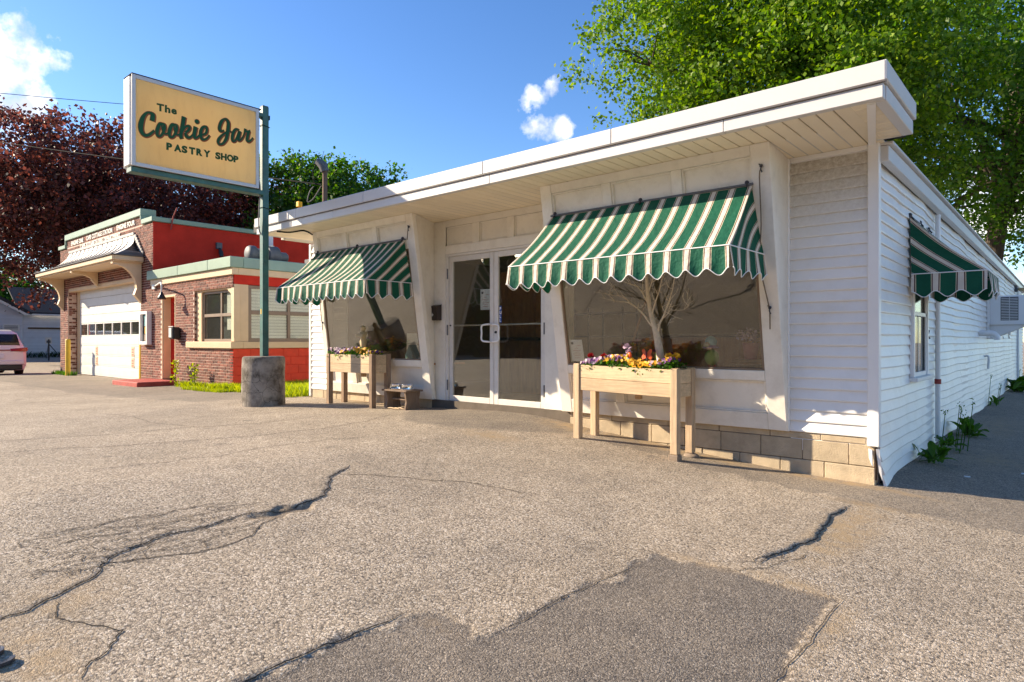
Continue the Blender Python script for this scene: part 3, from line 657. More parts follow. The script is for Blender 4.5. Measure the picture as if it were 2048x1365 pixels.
# roof edge: two tiers of sheet metal fascia in lengths -----------------------------------
for a, b_ in ((-8.83, -7.55), (-7.55, -5.85), (-5.85, -3.63), (-3.63, -1.95), (-1.95, .345)):
    P('fascia_cap', B(a + .0015, b_ - .0015, -1.222, -1.10, 2.806, 2.952, .006), 'fascia_metal')
for a, b_ in ((-8.80, -6.6), (-6.6, -3.55), (-3.55, -.86), (-.86, .325)):
    P('fascia_board', B(a + .0015, b_ - .0015, -1.197, -1.13, 2.692, 2.800, .005), 'fascia_metal')
P('fascia_cap', B(.235, .352, -1.218, -.085, 2.810, 2.954, .006), 'fascia_metal')
P('fascia_board', B(.25, .330, -1.12, -.095, 2.690, 2.803, .005), 'fascia_metal')
P('fascia_cap', B(-8.84, -8.74, -1.10, 6.2, 2.808, 2.952, .006), 'fascia_metal')
P('fascia_board', B(-8.80, -8.74, -1.125, 6.2, 2.692, 2.80, .005), 'fascia_metal')
P('shadow_gap_strip', B(-8.835, .345, -1.2165, -1.198, 2.798, 2.8055, .001), 'zinc_dark')  # dark strip: the shadow gap under the upper fascia tier, put in as colour
for i, (a, b_) in enumerate(((-.10, 3.9), (3.9, 7.9), (7.9, 11.9), (11.9, 15.9), (15.9, 21.4))):
    P('side_fascia', B(.05, .125, max(a, .03) + .002, b_ - .002, 2.535 + .004 * (i % 2), 2.672, .006), 'fascia_metal')
    P('roof_flashing', B(.03, .16, max(a, .03), b_ - .004, 2.676, 2.705, .006), 'fascia_metal')
P('end_cap', B(.057, .249, -.108, -.097, 2.69, 2.94, .004), 'fascia_metal')
# soffit panels: each grooved vinyl plank ------------------------------------------------------
x = -8.735
while x < .03:
    P('soffit_panel', B(x + .005, x + .123, -1.130, .06, SO, SO + .018, .004), 'soffit'); x += .128
for k in range(9):
    y = -1.115 + k * .115
    P('soffit_panel', B(.062 if y > -.15 else .045, .249, y + .0025, y + .1115, SO + .001, SO + .017, .003), 'soffit')
P('soffit_backing', B(-8.74, .25, -1.13, .06, SO + .020, SO + .026, 0), 'dark_gap')
b = MB(); b.prism([(-.045, .07, SO - .022), (.015, .07, SO - .022), (.262, -1.125, SO - .022), (.205, -1.135, SO - .022)], (0, 0, .021)); P('soffit_mitre', b, 'vinyl_trim')
# the two leaning bays -----------------------------------------------------------------------------
ZT, ZB = 2.697, .075
def Yb(z): return -.05 - .64 * (z - ZB) / 2.623
def make_bay(xlt, xrt, xlb, xrb, muns, stl, strt, lowmuns, wl, wr):
    def fb(X, d, z):
        t = (z - ZB) / (ZT - ZB); xl, xr = xlb + (xlt - xlb) * t, xrb + (xrt - xrb) * t
        return (xl + (X - xlt) / (xrt - xlt) * (xr - xl), Yb(z) - d, z)
    bb = lambda nm, x0, x1, z0, z1, d0=-.07, d1=0.0, mt='white_paint', c=.005: P(nm, MB().box(x0, x1, d0, d1, z0, z1, c, fb), mt)
    L, Rr = xlt + stl, xrt - strt
    bb('bay_post', xlt, L, ZB, ZT); bb('bay_post', Rr, xrt, ZB, ZT)
    bb('top_rail', L + .001, Rr - .001, 2.605, ZT, d1=-.002); bb('awning_rail', L + .001, Rr - .001, 2.24, 2.362, d1=-.002)
    ms = [L] + [m for mm in muns for m in (mm - .055, mm + .055)] + [Rr]
    for m in muns: bb('muntin', m - .055, m + .055, 2.363, 2.604, d1=-.003)
    for a, b_ in zip(ms[::2], ms[1::2]):
        bb('transom_panel', a + .002, b_ - .002, 2.364, 2.603, -.07, -.042)
        for q in ((a + .002, a + .018, 2.364, 2.603), (b_ - .018, b_ - .002, 2.364, 2.603), (a + .0185, b_ - .0185, 2.364, 2.380), (a + .0185, b_ - .0185, 2.588, 2.603)):
            bb('moulding', *q, -.0415, -.014, c=.005)
    bb('sill_rail', L + .001, Rr - .001, .555, .655, d1=.004); bb('bottom_rail', L + .001, Rr - .001, ZB, .238, d1=-.002)
    ls = [L] + [m for mm in lowmuns for m in (mm - .05, mm + .05)] + [Rr]
    for m in lowmuns: bb('muntin', m - .05, m + .05, .239, .554, d1=-.003)
    for a, b_ in zip(ls[::2], ls[1::2]):
        bb('lower_panel', a + .002, b_ - .002, .240, .553, -.07, -.040)
        for q in ((a + .002, a + .016, .24, .553), (b_ - .016, b_ - .002, .24, .553), (a + .0165, b_ - .0165, .24, .254), (a + .0165, b_ - .0165, .539, .553)):
            bb('moulding', *q, -.0395, -.013, c=.005)
    # window: frame beads, one big pane
    w = MB()
    for q in ((L + .001, L + .022, .656, 2.239), (Rr - .022, Rr - .001, .656, 2.239), (L + .0225, Rr - .0225, .656, .676), (L + .0225, Rr - .0225, 2.218, 2.239)): w.box(q[0], q[1], -.035, -.008, q[2], q[3], .004, fb)
    wf = P('window', w, 'taupe')
    P('pane', MB().box(L + .02, Rr - .02, -.030, -.024, .672, 2.222, 0, fb), 'shop_glass', wf)
    # returns and display shelf behind the glass
    for xt, xb, s in ((xlt, xlb, 1), (xrt, xrb, -1)):
        e = .004 * s
        xw = wl if s > 0 else wr
        b = MB(); b.prism([(xb + e, Yb(ZB) + .071, ZB), (xw + e, .058, ZB), (xw + e, .058, ZT), (xt + e, Yb(ZT) + .071, ZT)], (.022 * s, 0, 0)); P('bay_return', b, 'white_paint')
    b = MB(); b.prism([(xlb + .03, Yb(.60) + .05, .585), (xrb - .03, Yb(.60) + .05, .585), (xrb - .03, .65, .585), (xlb + .03, .65, .585)], (0, 0, .03)); P('display_shelf', b, 'oak')
    b = MB(); b.prism([(xlb + .03, Yb(ZB) + .05, ZB + .002), (xrb - .03, Yb(ZB) + .05, ZB + .002), (xrb - .03, .08, ZB + .002), (xlb + .03, .08, ZB + .002)], (0, 0, .02)); P('bay_floor', b, 'white_paint')
    return fb
bayR = make_bay(-3.24, -.665, -3.40, -.715, (-2.365, -1.565), .15, .17, (-2.42, -1.66), -3.36, -.722)
bayL = make_bay(-7.96, -5.48, -8.50, -5.77, (-7.105, -6.355), .12, .15, (-7.2, -6.4), -8.46, -5.84)
# doors and the wall round them ----------------------------------------------------------------------
YD = .06
bx = lambda nm, x0, x1, z0, z1, y0=YD - .03, y1=YD, mt='white_paint', par=None, c=.004: P(nm, B(x0, x1, y0, y1, z0, z1, c), mt, par)
bx('door_post', -5.855, -5.592, 0, 2.696, YD - .022); bx('door_post', -3.738, -3.30, -.12, 2.696, YD - .022)
bx('header', -5.591, -3.739, 2.206, 2.329, YD - .022); bx('top_rail', -5.591, -3.739, 2.604, 2.696, YD - .022)
for a, b_ in ((-5.577, -5.039), (-4.902, -4.384), (-4.259, -3.742)):
    bx('transom_panel', a, b_, 2.331, 2.602, YD + .012, YD + .03)
    for q in ((a, a + .016, 2.331, 2.602), (b_ - .016, b_, 2.331, 2.602), (a + .0165, b_ - .0165, 2.331, 2.346), (a + .0165, b_ - .0165, 2.587, 2.602)): bx('moulding', *q, YD - .004, YD + .0115, c=.005)
for a, b_ in ((-5.0385, -4.9025), (-4.3835, -4.2595)): bx('muntin', a, b_, 2.330, 2.603, YD - .020, YD + .02)
fr = MB(); fr.box(-5.590, -5.535, YD - .015, YD + .08, .0, 2.205); fr.box(-3.752, -3.739, YD - .015, YD + .08, 0, 2.205); fr.box(-5.534, -3.753, YD - .015, YD + .08, 2.168, 2.204)
P('door_frame', fr, 'door_paint')
P('threshold', B(-5.534, -3.753, YD - .012, YD + .1, -.05, .014, .004), 'galv')
def make_door(x0, x1, gx0, gx1, hx, hside, hinge_x):
    d = MB(); y0, y1 = YD + .004, YD + .046
    d.box(x0, gx0, y0, y1, .018, 2.165); d.box(gx1, x1, y0, y1, .018, 2.165); d.box(gx0 + .0005, gx1 - .0005, y0, y1, .018, .150); d.box(gx0 + .0005, gx1 - .0005, y0, y1, 2.090, 2.165)
    dr = P('door', d, 'door_paint')
    P('pane', B(gx0 - .005, gx1 + .005, YD + .022, YD + .028, .145, 2.095, 0), 'shop_glass', dr)
    P('push_bar', MB().tube([(gx0 - .01, YD + .055, 1.165), (gx1 + .01, YD + .055, 1.165)], .013, 8), 'alu', dr)
    a, b_ = hx, hx + hside * .115
    P('handle', MB().tube(bez([(a, YD + .01, 1.165), (a, YD - .06, 1.168), (b_, YD - .065, 1.15), (b_ + .004 * hside, YD - .065, 1.05), (b_, YD - .065, .95), (a, YD - .06, .93), (a, YD + .01, .933)], 5), .0125, 8), 'sticker_white', dr)
    for z in (1.92, 1.10, .30):
        P('hinge', MB().tube([(hinge_x, YD - .018, z - .075), (hinge_x, YD - .018, z + .075)], .011, 8), 'galv', dr)
    return dr
dl = make_door(-5.531, -4.648, -5.462, -4.722, -4.69, -1, -5.545)
dr_ = make_door(-4.642, -3.755, -4.566, -3.822, -4.612, 1, -3.748)
P('lock', MB().lathe([(.016, -.012), (.018, 0), (.018, .004)], (-4.605, YD, 1.06), 12, axis='y'), 'black_metal', dr_)
P('lock', MB().lathe([(.010, -.010), (.012, 0), (.012, .004)], (-5.500, YD, 1.165), 10, axis='y'), 'black_metal', dl)
# bits on the walls of the shop
def hook(fb, x, z):
    b = MB(); p = Vector(fb(x, .012, z)); b.tube([p + Vector((-.02, 0, .02)), p, p + Vector((.0, -.012, -.03)), p + Vector((.01, -.004, -.06))], .006, 6); b.ball(p, .016, 8); P('cleat', b, 'dark_iron')
hook(bayR, -.74, 2.50); hook(bayR, -.745, 1.25); hook(bayL, -7.9, 1.25); hook(bayL, -5.56, 2.52)
cb = bez([(-8.45, -1.1, 2.683), (-8.32, -.75, 2.655), (-8.15, -.45, 2.69), (-8.1, -.62, 2.66)], 5)
P('cable', MB().tube(bez([(-8.18, -1.18, 2.68), (-8.02, -1.05, 2.664), (-7.85, -.93, 2.688), (-7.9, -.80, 2.686), (-7.93, -.70, 2.66)], 6), .012, 6), 'cable')
# broken corner at the foot of the front corner post
cp = MB(); cp.prism([(-.028, -.010, -.02), (.0, -.013, -.03), (.006, -.028, -.17), (-.022, -.016, -.10)], (.004, .006, 0)); cp.prism([(.03, .0, -.02), (.054, .01, -.02), (.075, .03, -.30), (.05, .02, -.22)], (.004, .006, 0))
P('torn_trim', cp, 'vinyl_trim')
P('corner_stud', B(-.02, .03, .01, .05, -.30, -.01, .003), 'oak_dark')
# side window with frame, sashes
wn_ = MB()
for q in ((1.535, 1.60, .55, 1.98), (2.38, 2.445, .55, 1.98), (1.601, 2.379, 1.91, 1.98)): wn_.box(.03, .075, q[0], q[1], q[2], q[3])
wf = P('side_window', wn_, 'vinyl_trim')
P('sill', B(.03, .115, 1.50, 2.48, .505, .549, .006), 'vinyl_trim', wf)
s_ = MB(); s_.box(.045, .062, 1.601, 2.379, 1.215, 1.26); s_.box(.045, .062, 1.601, 1.64, .55, 1.91); s_.box(.045, .062, 2.34, 2.379, .55, 1.91); s_.box(.045, .062, 1.641, 2.339, .55, .60); s_.box(.044, .05, 1.97, 1.995, .60, 1.214)
P('sash', s_, 'vinyl_trim', wf)
P('pane', B(.036, .040, 1.63, 2.35, .59, 1.92, 0), 'pane_glass', wf)
P('backing', B(.026, .029, 1.601, 2.379, .56, 1.9, 0), 'dark_room', wf)
for y in (12.88, 14.72):
    f_ = MB(); f_.box(.03, .085, y, y + .06, 1.12, 1.5); f_.box(.03, .085, y + .52, y + .58, 1.12, 1.5); f_.box(.03, .085, y + .061, y + .519, 1.44, 1.5); f_.box(.03, .1, y + .061, y + .519, 1.12, 1.17)
    w2 = P('side_window', f_, 'vinyl_trim'); P('pane', B(.045, .05, y + .06, y + .52, 1.17, 1.44, 0), 'pane_glass', w2); P('backing', B(.03, .034, y + .06, y + .52, 1.17, 1.44, 0), 'dark_room', w2)
pp_ = MB(); pp_.tube([(.085, 3.03, 2.50), (.085, 3.03, -.30)], .028, 10); pi = P('drain_pipe', pp_, 'vinyl_trim')
P('collar', MB().lathe([(.036, -.03), (.036, .03)], (.085, 3.03, .44), 12), 'red_step', pi)
P('drain_pipe', MB().tube([(.075, 18.2, 2.45), (.075, 18.2, -.5)], .03, 8), 'vinyl_trim')
P('vent_pipe', MB().tube(bez([(.03, 8.0, 1.08), (.13, 8.0, 1.08), (.24, 8.02, 1.075), (.30, 8.04, 1.02), (.31, 8.04, .96)], 5), .052, 12), 'vinyl_trim')
P('small_spout', MB().tube(bez([(.03, 9.0, .64), (.09, 9.0, .65), (.11, 9.0, .60), (.10, 9.0, .40)], 5), .02, 8), 'vinyl_trim')
P('hose_bib', MB().tube([(.04, 2.47, 1.10), (.07, 2.49, 1.06), (.055, 2.5, 1.0), (.075, 2.52, .97)], .010, 6), 'dark_iron')
# ceiling lights inside the shop (lit)
for x, y in ((-1.0, 2.2), (-1.35, 3.9), (-3.6, 3.0), (-6.2, 3.0)):
    f_ = MB(); f_.box(x - .62, x + .62, y - .10, y + .10, 2.60, 2.695, .01); lf = P('light_fixture', f_, 'white_card')
    P('tube', MB().tube([(x - .58, y, 2.585), (x + .58, y, 2.585)], .018, 8), 'tube_light', lf)
# ------------------------------------------------------------------ awnings
def make_awning(root, W, top, o_top, zt, front, o_front, zf, o_wall, n, nw, wind=(0, 0)):
    """W maps (along, outward, z) to the world; top/front: (a0, a1) of the wall rail and of the front hem"""
    S_, T_ = n * 8, 10; b = MB(); G = []; uvs = []
    def pt(s, t):
        a = (top[0] + (top[1] - top[0]) * s) * (1 - t) + (front[0] + (front[1] - front[0]) * s) * t
        sag = -.045 * math.sin(math.pi * t) * (1 - .25 * math.cos(2 * math.pi * s)) - .006 * math.sin(9 * s + 5 * t)
        o = o_top + (o_front - o_top) * t; z = zt + (zf - zt) * t + sag
        return W(a, o, z)
    for i in range(S_ + 1):
        for j in range(T_ + 1): G.append(pt(i / S_, j / T_)); uvs.append((i / S_ * n, j / T_))
    fs = []; uf = []
    for i in range(S_):
        for j in range(T_):
            f = (i * (T_ + 1) + j, i * (T_ + 1) + j + 1, (i + 1) * (T_ + 1) + j + 1, (i + 1) * (T_ + 1) + j); fs.append(f)
            uf.append([(uvs[q][0] - (0 if uvs[q][0] < n else 1e-5), uvs[q][1]) for q in f])
    b.add(G, fs, 0, uf, True)
    # wings
    for sd in (0, 1):
        A = Vector(pt(sd, 0)); F_ = Vector(pt(sd, 1)); Bk = Vector(W(front[sd], o_wall, zf - .01)); N = 10; vs = []; vu = []
        for i in range(N + 1):
            for j in range(N + 1):
                h = i / N; r = j / N
                e = Vector(pt(sd, r)); q = e * (1 - h) + (A * (1 - r) + Bk * r) * h if False else e + (Bk - F_) * (h * r)
                q = q + (Vector(W(1, 0, 0)) - Vector(W(0, 0, 0))) * ((-1 if sd else 1) * .03 * math.sin(math.pi * h) * math.sin(math.pi * r))
                vs.append(q); vu.append((h * r * nw, .5))
        fs = []; uf = []
        for i in range(N):
            for j in range(N):
                f = (i * (N + 1) + j, (i + 1) * (N + 1) + j, (i + 1) * (N + 1) + j + 1, i * (N + 1) + j + 1)
                f = f if sd else f[::-1]; fs.append(f); uf.append([vu[q] for q in f])
        b.add(vs, fs, 0, uf, True)
    b.build('canopy', 'canvas', root)
    # scalloped valance with pale binding
    v = MB(); pip = MB(); g = random.Random(n)
    runs = [([W(front[0], o_wall, zf), W(front[0], o_front, zf)], nw, nw, -1), ([W(front[0], o_front, zf), W(front[1], o_front, zf)], n, 0, 1), ([W(front[1], o_front, zf), W(front[1], o_wall, zf)], nw, 0, 1)]
    for (p, q), m, u0, us in runs:
        p, q = Vector(p), Vector(q); K = m * 18; vs = []; uu = []; bot = []
        d = (q - p).normalized(); nrm = Vector((d.y, -d.x, 0))
        for i in range(K + 1):
            s = i / K; u = u0 + us * s * m; h = .185 + .060 * (.5 - .5 * math.cos(2 * math.pi * u))
            base = p + (q - p) * s + nrm * .002
            for j in range(5):
                t = j / 4; off = nrm * (.012 * math.sin(2 * math.pi * u + 1.1) * t + .014 * math.sin(u * 1.7 + 2) * t + .01 * t)
                vs.append(base + Vector((0, 0, -h * t)) + off + d * (.006 * math.sin(u * 3.1) * t)); uu.append((u + 20, .5))
            bot.append(vs[-1])
        fs = []; uf = []
        for i in range(K):
            for j in range(4):
                f = (i * 5 + j, i * 5 + j + 1, (i + 1) * 5 + j + 1, (i + 1) * 5 + j); fs.append(f); uf.append([uu[x] for x in f])
        v.add(vs, fs, 0, uf, True)
        pip.tube(bot, .0045, 5); pip.tube([p + nrm * .004, q + nrm * .004], .0055, 5)
    va = v.build('valance', 'canvas', root)
    pip.build('binding', 'sticker_white', va)
    fr = MB()
    fr.tube([W(top[0] - .01, o_top - .005, zt + .012), W(top[1] + .01, o_top - .005, zt + .012)], .013, 8)
    hem = [W(front[0] + .02, o_wall, zf - .012), W(front[0] + .02, o_front - .02, zf - .012), W(front[1] - .02, o_front - .02, zf - .012), W(front[1] - .02, o_wall, zf - .012)]
    fr.tube(hem, .010, 8)
    fr.build('frame', 'galv', root)
    for k in range(3):
        a = top[0] + (top[1] - top[0]) * (0.02 + .48 * k); br = MB(); p = W(a, o_top - .005, zt + .03)
        br.ball(p, .022, 8); br.tube([p, W(a + .01, o_top + .03, zt - .02)], .009, 6); br.build('bracket', 'dark_iron', root)
WF = lambda a, o, z: (a, -o, z)
aw = thing('awning', 'wide green and cream striped awning over the display window nearest the side alley', 'awning', (-2, -.6, 2.3), 'striped awnings on the shop')
awR = aw; make_awning(aw, WF, (-3.11, -.835), .635, 2.345, (-3.22, -.79), 1.25, 1.735, .45, 13, 4)
aw = thing('awning', 'sun bleached striped awning over the display window beside the sign pole', 'awning', (-6.8, -.6, 2.3), 'striped awnings on the shop')
awL = aw; make_awning(aw, WF, (-7.93, -5.70), .635, 2.350, (-8.03, -5.76), 1.26, 1.765, .45, 13, 4)
aw = thing('awning', 'short shaded awning over the window on the alley side wall', 'awning', (.06, 2, 2.2), 'striped awnings on the shop')
make_awning(aw, lambda a, o, z: (.03 + o, a, z), (1.40, 2.58), .03, 2.235, (1.41, 2.57), .685, 1.64, .04, 6, 3)
def cord(root, pts): MB().tube(bez(pts, 5), .006, 6).build('cord', 'rope', root)
cord(awR, [bayR(-.74, .02, 2.48), bayR(-.755, .03, 2.40), bayR(-.76, .05, 2.0), bayR(-.80, .03, 1.65), bayR(-.755, .02, 1.30), bayR(-.745, .02, 1.22), bayR(-.75, .03, 1.05)])
cord(awL, [bayL(-7.87, .02, 1.7), bayL(-7.89, .03, 1.5), bayL(-7.90, .02, 1.25), bayL(-7.885, .03, 1.12)])
cord(awL, [bayL(-5.56, .02, 2.52), bayL(-5.575, .03, 2.44), bayL(-5.60, .03, 2.35)])

# ------------------------------------------------------------------ raised planters
def make_planter(label, x0, x1, y0, y1, ztl, ztr, legz, group, lm='wood_post'):
    t = thing('planter', label, 'planter', ((x0 + x1) / 2, (y0 + y1) / 2, gz((x0 + x1) / 2)), group)
    zt = lambda x: ztl + (ztr - ztl) * (x - x0) / (x1 - x0)
    tilt = lambda x, y, z: (x, y, z + zt(x) - ztl)
    L = .078
    for i, (x, y) in enumerate(((x0, y0), (x1 - L, y0), (x0, y1 - L), (x1 - L, y1 - L))):
        b = MB().box(x, x + L, y, y + L, legz[i], ztl + .006, .006, tilt if False else None); b.v = [(a, c, d + (zt(x) - ztl if d > .2 else 0)) for a, c, d in b.v]
        b.build('leg', lm, t)
    for k in range(2):
        za, zb = ztl - .006 - .140 * (k + 1) + .003 * k, ztl - .006 - .140 * k
        zb -= .0025 * k
        MB().box(x0 + L + .0005, x1 - L - .0005, y0 + .014, y0 + .036, za, zb, .004, tilt).build('plank', 'wood_planter', t)
        MB().box(x0 + L + .0005, x1 - L - .0005, y1 - .036, y1 - .014, za, zb, .004, tilt).build('plank', 'wood_planter', t)
        for xx in (x0 + .014, x1 - .036): MB().box(xx, xx + .022, y0 + L + .0005, y1 - L - .0005, za, zb, .004, tilt).build('plank', 'wood_planter', t)
    MB().box(x0 + .05, x1 - .05, y0 + .0365, y1 - .0365, ztl - .275, ztl - .255, 0, tilt).build('bottom_board', 'wood_planter', t)
    MB().box((x0 + x1) / 2 - .03, (x0 + x1) / 2 + .03, y1 - .10, y1 - .037, ztl - .36, ztl - .2755, .004, tilt).build('brace', 'wood_post', t)
    MB().box(x0 + .05, x1 - .05, y0 + .037, y1 - .037, ztl - .06, ztl - .03, 0, tilt).build('soil', 'soil', t)
    return t, zt
pR, ztR = make_planter('pale wooden planter on legs under the awning nearest the alley', -2.82, -1.572, -.62, -.21, .686, .660, (-.135, -.180, -.142, -.205), 'raised wooden planters')
pL, ztL = make_planter('planter on weathered legs next to the dog bowl bench', -7.66, -6.462, -.62, -.265, .735, .740, (-.06, -.06, -.06, -.055), 'raised wooden planters', 'wood_post_dark')
bk = MB().box(-1.665, -1.56, -.63, -.535, gz(-1.6) - .02, -.181, .008).build('brick_shim', 'stone'); tag(bk, 'small brown block propping up a planter leg near the alley', 'block')
st = MB().ball((-1.60, -.25, gz(-1.6) + .005), (.085, .06, .035), 12).build('flat_stone', 'stone'); tag(st, 'flat rounded stone under the rear planter leg', 'stone')
def pansies(name, label, x0, x1, y0, y1, z, seed, cols, dens=1.0):
    g = np.random.default_rng(seed); nl = int(1500 * dens); nf = int(430 * dens)
    c = np.stack([g.uniform(x0, x1, nl), g.uniform(y0 - .03, y1 + .02, nl), np.zeros(nl)], 1); ed = np.clip((y0 + .05 - c[:, 1]) / .08, 0, 1)
    hump = .055 + .04 * np.sin(c[:, 0] * 9 + seed) + .03 * g.random(nl)
    c[:, 2] = z(c[:, 0]) - .03 + hump * g.random(nl) ** .5 - .05 * ed * g.random(nl)
    v, q = leaf_cloud(c, .04, .5, 0, .6, seed); mi = [0] * len(q)
    V_ = [v]; Q_ = [q]; off = len(v)
    fx = g.uniform(x0 + .02, x1 - .02, nf); fy = g.uniform(y0 - .02, y1 - .02, nf)
    fz = z(fx) + .03 + .045 * g.random(nf) + .03 * np.sin(fx * 9 + seed); band = np.floor((fx - x0) / (x1 - x0) * len(cols) + g.normal(size=nf) * .35).clip(0, len(cols) - 1).astype(int)
    for i in range(nf):
        cc = np.array((fx[i], fy[i], fz[i])); nrm = np.array((g.normal() * .5 + .15, -1 + g.normal() * .4, .75)); nrm /= np.linalg.norm(nrm)
        a = np.cross(nrm, (0, 0, 1.)); a /= np.linalg.norm(a); b2 = np.cross(nrm, a); r = g.uniform(.014, .023); mcol = g.choice(cols[band[i]])
        for k in range(5):
            th = 2 * math.pi * k / 5 + .3; d = a * math.cos(th) + b2 * math.sin(th); e = a * math.cos(th + 1.57) + b2 * math.sin(th + 1.57)
            V_.append(np.array([cc + nrm * .002 * k, cc + d * r * .6 + e * r * .55 + nrm * .002 * k, cc + d * r * 1.15 + nrm * (.004 + .002 * k), cc + d * r * .6 - e * r * .55 + nrm * .002 * k])); Q_.append(np.arange(4).reshape(1, 4) + off); off += 4; mi.append(int(mcol))
    o = np_mesh(name, np.concatenate(V_), np.concatenate(Q_), ['leaf_pansy', 'flower_yellow', 'flower_purple', 'flower_pale'], kind='stuff', mi=mi)
    tag(o, label, 'flowers')
zR = lambda x: .686 + (.660 - .686) * (x + 2.82) / 1.25; zL = lambda x: .735 + 0 * x
pansies('pansy_bed', 'yellow and purple pansies filling the planter nearest the alley', -2.78, -1.66, -.58, -.27, zR, 4, [[3, 2], [2, 3, 2], [1, 2, 1, 3], [3, 2, 1], [1, 1, 1], [1], [1, 1], [1, 3], [2, 2, 1]])
pansies('pansy_bed', 'purple, white and yellow pansies in the planter beside the dog bowl bench', -7.64, -6.56, -.60, -.31, zL, 8, [[2, 3], [3, 2], [3, 2, 1], [1, 2], [2, 2, 3], [1, 1], [1], [1, 2]], .85)
# bare twig tree standing in the planter
tw = thing('twig_tree', 'bare pale sapling standing in the planter in front of the big window', 'twig tree', (-1.86, -.45, .64))
def tp(px, py, y=None, d=0.0): z = .94 - (py - 682.5) * .0052; return Vector((-1.93 + .0058 * (px - 1318), Yb(z) - .075 + min(.03, d), z))
MB().tube([tp(1319, 750), tp(1318, 700), tp(1316, 665), tp(1310, 630), tp(1308, 590), tp(1310, 550), tp(1313, 500), tp(1312, 470)], [.046, .042, .034, .025, .021, .017, .013, .009], 10).build('trunk', 'twig', tw)
g = random.Random(4)
def branch(pts, r0, depth=0.0, subs=5):
    P_ = [tp(x, y, d=depth * k / len(pts)) for k, (x, y) in enumerate(pts)]; n_ = len(P_)
    br = MB().tube(P_, [r0 * (1 - .75 * i / (n_ - 1)) for i in range(n_)], 6).build('branch', 'twig', tw)
    tb = MB()
    for k in range(subs):
        i = g.randrange(1, n_); p = P_[i]; d = (P_[i] - P_[i - 1]).normalized(); q = p
        ll = g.uniform(.08, .20); side = Vector((g.uniform(-1, 1), g.uniform(-.5, .3), g.uniform(-.2, .9))).normalized()
        pp = [p]
        for s in range(3): side = (side + d * .4 + Vector((g.uniform(-.3, .3), g.uniform(-.2, .2), g.uniform(-.2, .3)))).normalized(); q = q + side * ll / 3; pp.append(q)
        tb.tube(pp, [.0045, .0035, .0025, .0015], 4)
        e = pp[2]; tb.tube([e, e + Vector((g.uniform(-.07, .07), g.uniform(-.03, .03), g.uniform(.0, .08)))], [.0025, .0012], 4)
    tb.build('twigs', 'twig', br)
branch([(1309, 652), (1296, 628), (1284, 614), (1272, 604), (1256, 601), (1242, 600)], .013, -.05, 7)
branch([(1272, 605), (1262, 595), (1250, 589), (1238, 587), (1230, 586)], .007, -.05, 5)
branch([(1307, 607), (1298, 585), (1288, 572), (1272, 566), (1258, 560)], .011, .04, 5)
branch([(1318, 672), (1324, 650), (1336, 632), (1350, 605), (1360, 582), (1368, 555)], .014, -.04, 9)
branch([(1312, 628), (1322, 606), (1332, 588), (1342, 565), (1350, 535)], .010, -.06, 6)
branch([(1310, 585), (1318, 566), (1328, 548), (1335, 520)], .010, .03, 4)
branch([(1336, 632), (1340, 615), (1352, 622), (1372, 622), (1382, 615)], .006, .05, 5)
branch([(1330, 640), (1345, 628), (1360, 636), (1374, 641)], .005, -.05, 4)
# brighter ornaments and blooms in the planter
def bloom(name, label, cat, x, y, z, r, mt, n=16, ht=.10):
    t = thing(name, label, cat, (x, y, z - ht)); b = MB(); g = random.Random(int(abs(x) * 1000))
    MB().tube([(x, y, z - ht), (x, y, z)], .004, 5).build('stem', 'leaf_weed', t)
    for k in range(n):
        th = g.uniform(0, 6.28); ph = g.uniform(.1, 1.5); d = Vector((math.cos(th) * math.sin(ph), math.sin(th) * math.sin(ph), math.cos(ph))); e = d.orthogonal().normalized(); c = Vector((x, y, z))
        b.add([c, c + d * r * .6 + e * r * .4, c + d * r * 1.1, c + d * r * .6 - e * r * .4], [(0, 1, 2, 3)])
    b.build('petals', mt, t); return t
bloom('red_bloom', 'red bloom at the end of the pansies nearest the doors', 'flower', -2.70, -.45, .765, .045, 'flower_red', 22, .11)
bloom('red_bloom', 'red bloom beside purple pansies, second from the doors', 'flower', -2.56, -.40, .765, .042, 'flower_red', 22, .11)
bloom('lilac_bloom', 'tall lilac white bloom rising above the planter', 'flower', -2.30, -.34, .865, .05, 'flower_pale', 20, .22)
bloom('lilac_bloom', 'lower lilac bloom leaning by the tall one', 'flower', -2.27, -.36, .81, .045, 'flower_pale', 18, .16)
bloom('dark_bloom', 'dark wine bloom beside the twig tree trunk', 'flower', -1.80, -.33, .795, .04, 'flower_wine', 18, .16)
bloom('dark_bloom', 'dark wine bloom above the orange garden pick', 'flower', -1.97, -.32, .83, .04, 'flower_wine', 18, .2)
bloom('marigold', 'orange yellow bloom just past the twig tree', 'flower', -1.76, -.42, .775, .045, 'flower_yellow', 24, .13)
bloom('marigold', 'orange yellow bloom near the alley end of the planter', 'flower', -1.69, -.40, .775, .045, 'flower_yellow', 24, .13)
t = thing('garden_pick', 'orange, yellow and blue bird shaped garden pick in the pansies', 'garden ornament', (-2.19, -.48, .65))
MB().tube([(-2.19, -.48, .65), (-2.19, -.48, .75)], .004, 5).build('stick', 'galv', t)
MB().prism([(-2.215, -.49, .70), (-2.18, -.49, .71), (-2.175, -.49, .765), (-2.195, -.49, .775), (-2.225, -.49, .75)], (0, .008, 0)).build('tail', 'toy_blue', t); MB().ball((-2.185, -.485, .79), (.026, .014, .034), 10).build('body', 'toy_orange', t); MB().ball((-2.205, -.492, .785), (.013, .016, .02), 8).build('wing', 'flower_yellow', t)
t = thing('garden_pick', 'red orange plastic butterfly pick leaning by the twig tree', 'garden ornament', (-1.99, -.46, .65))
MB().tube([(-1.99, -.46, .65), (-2.0, -.46, .80)], .004, 5).build('stick', 'galv', t)
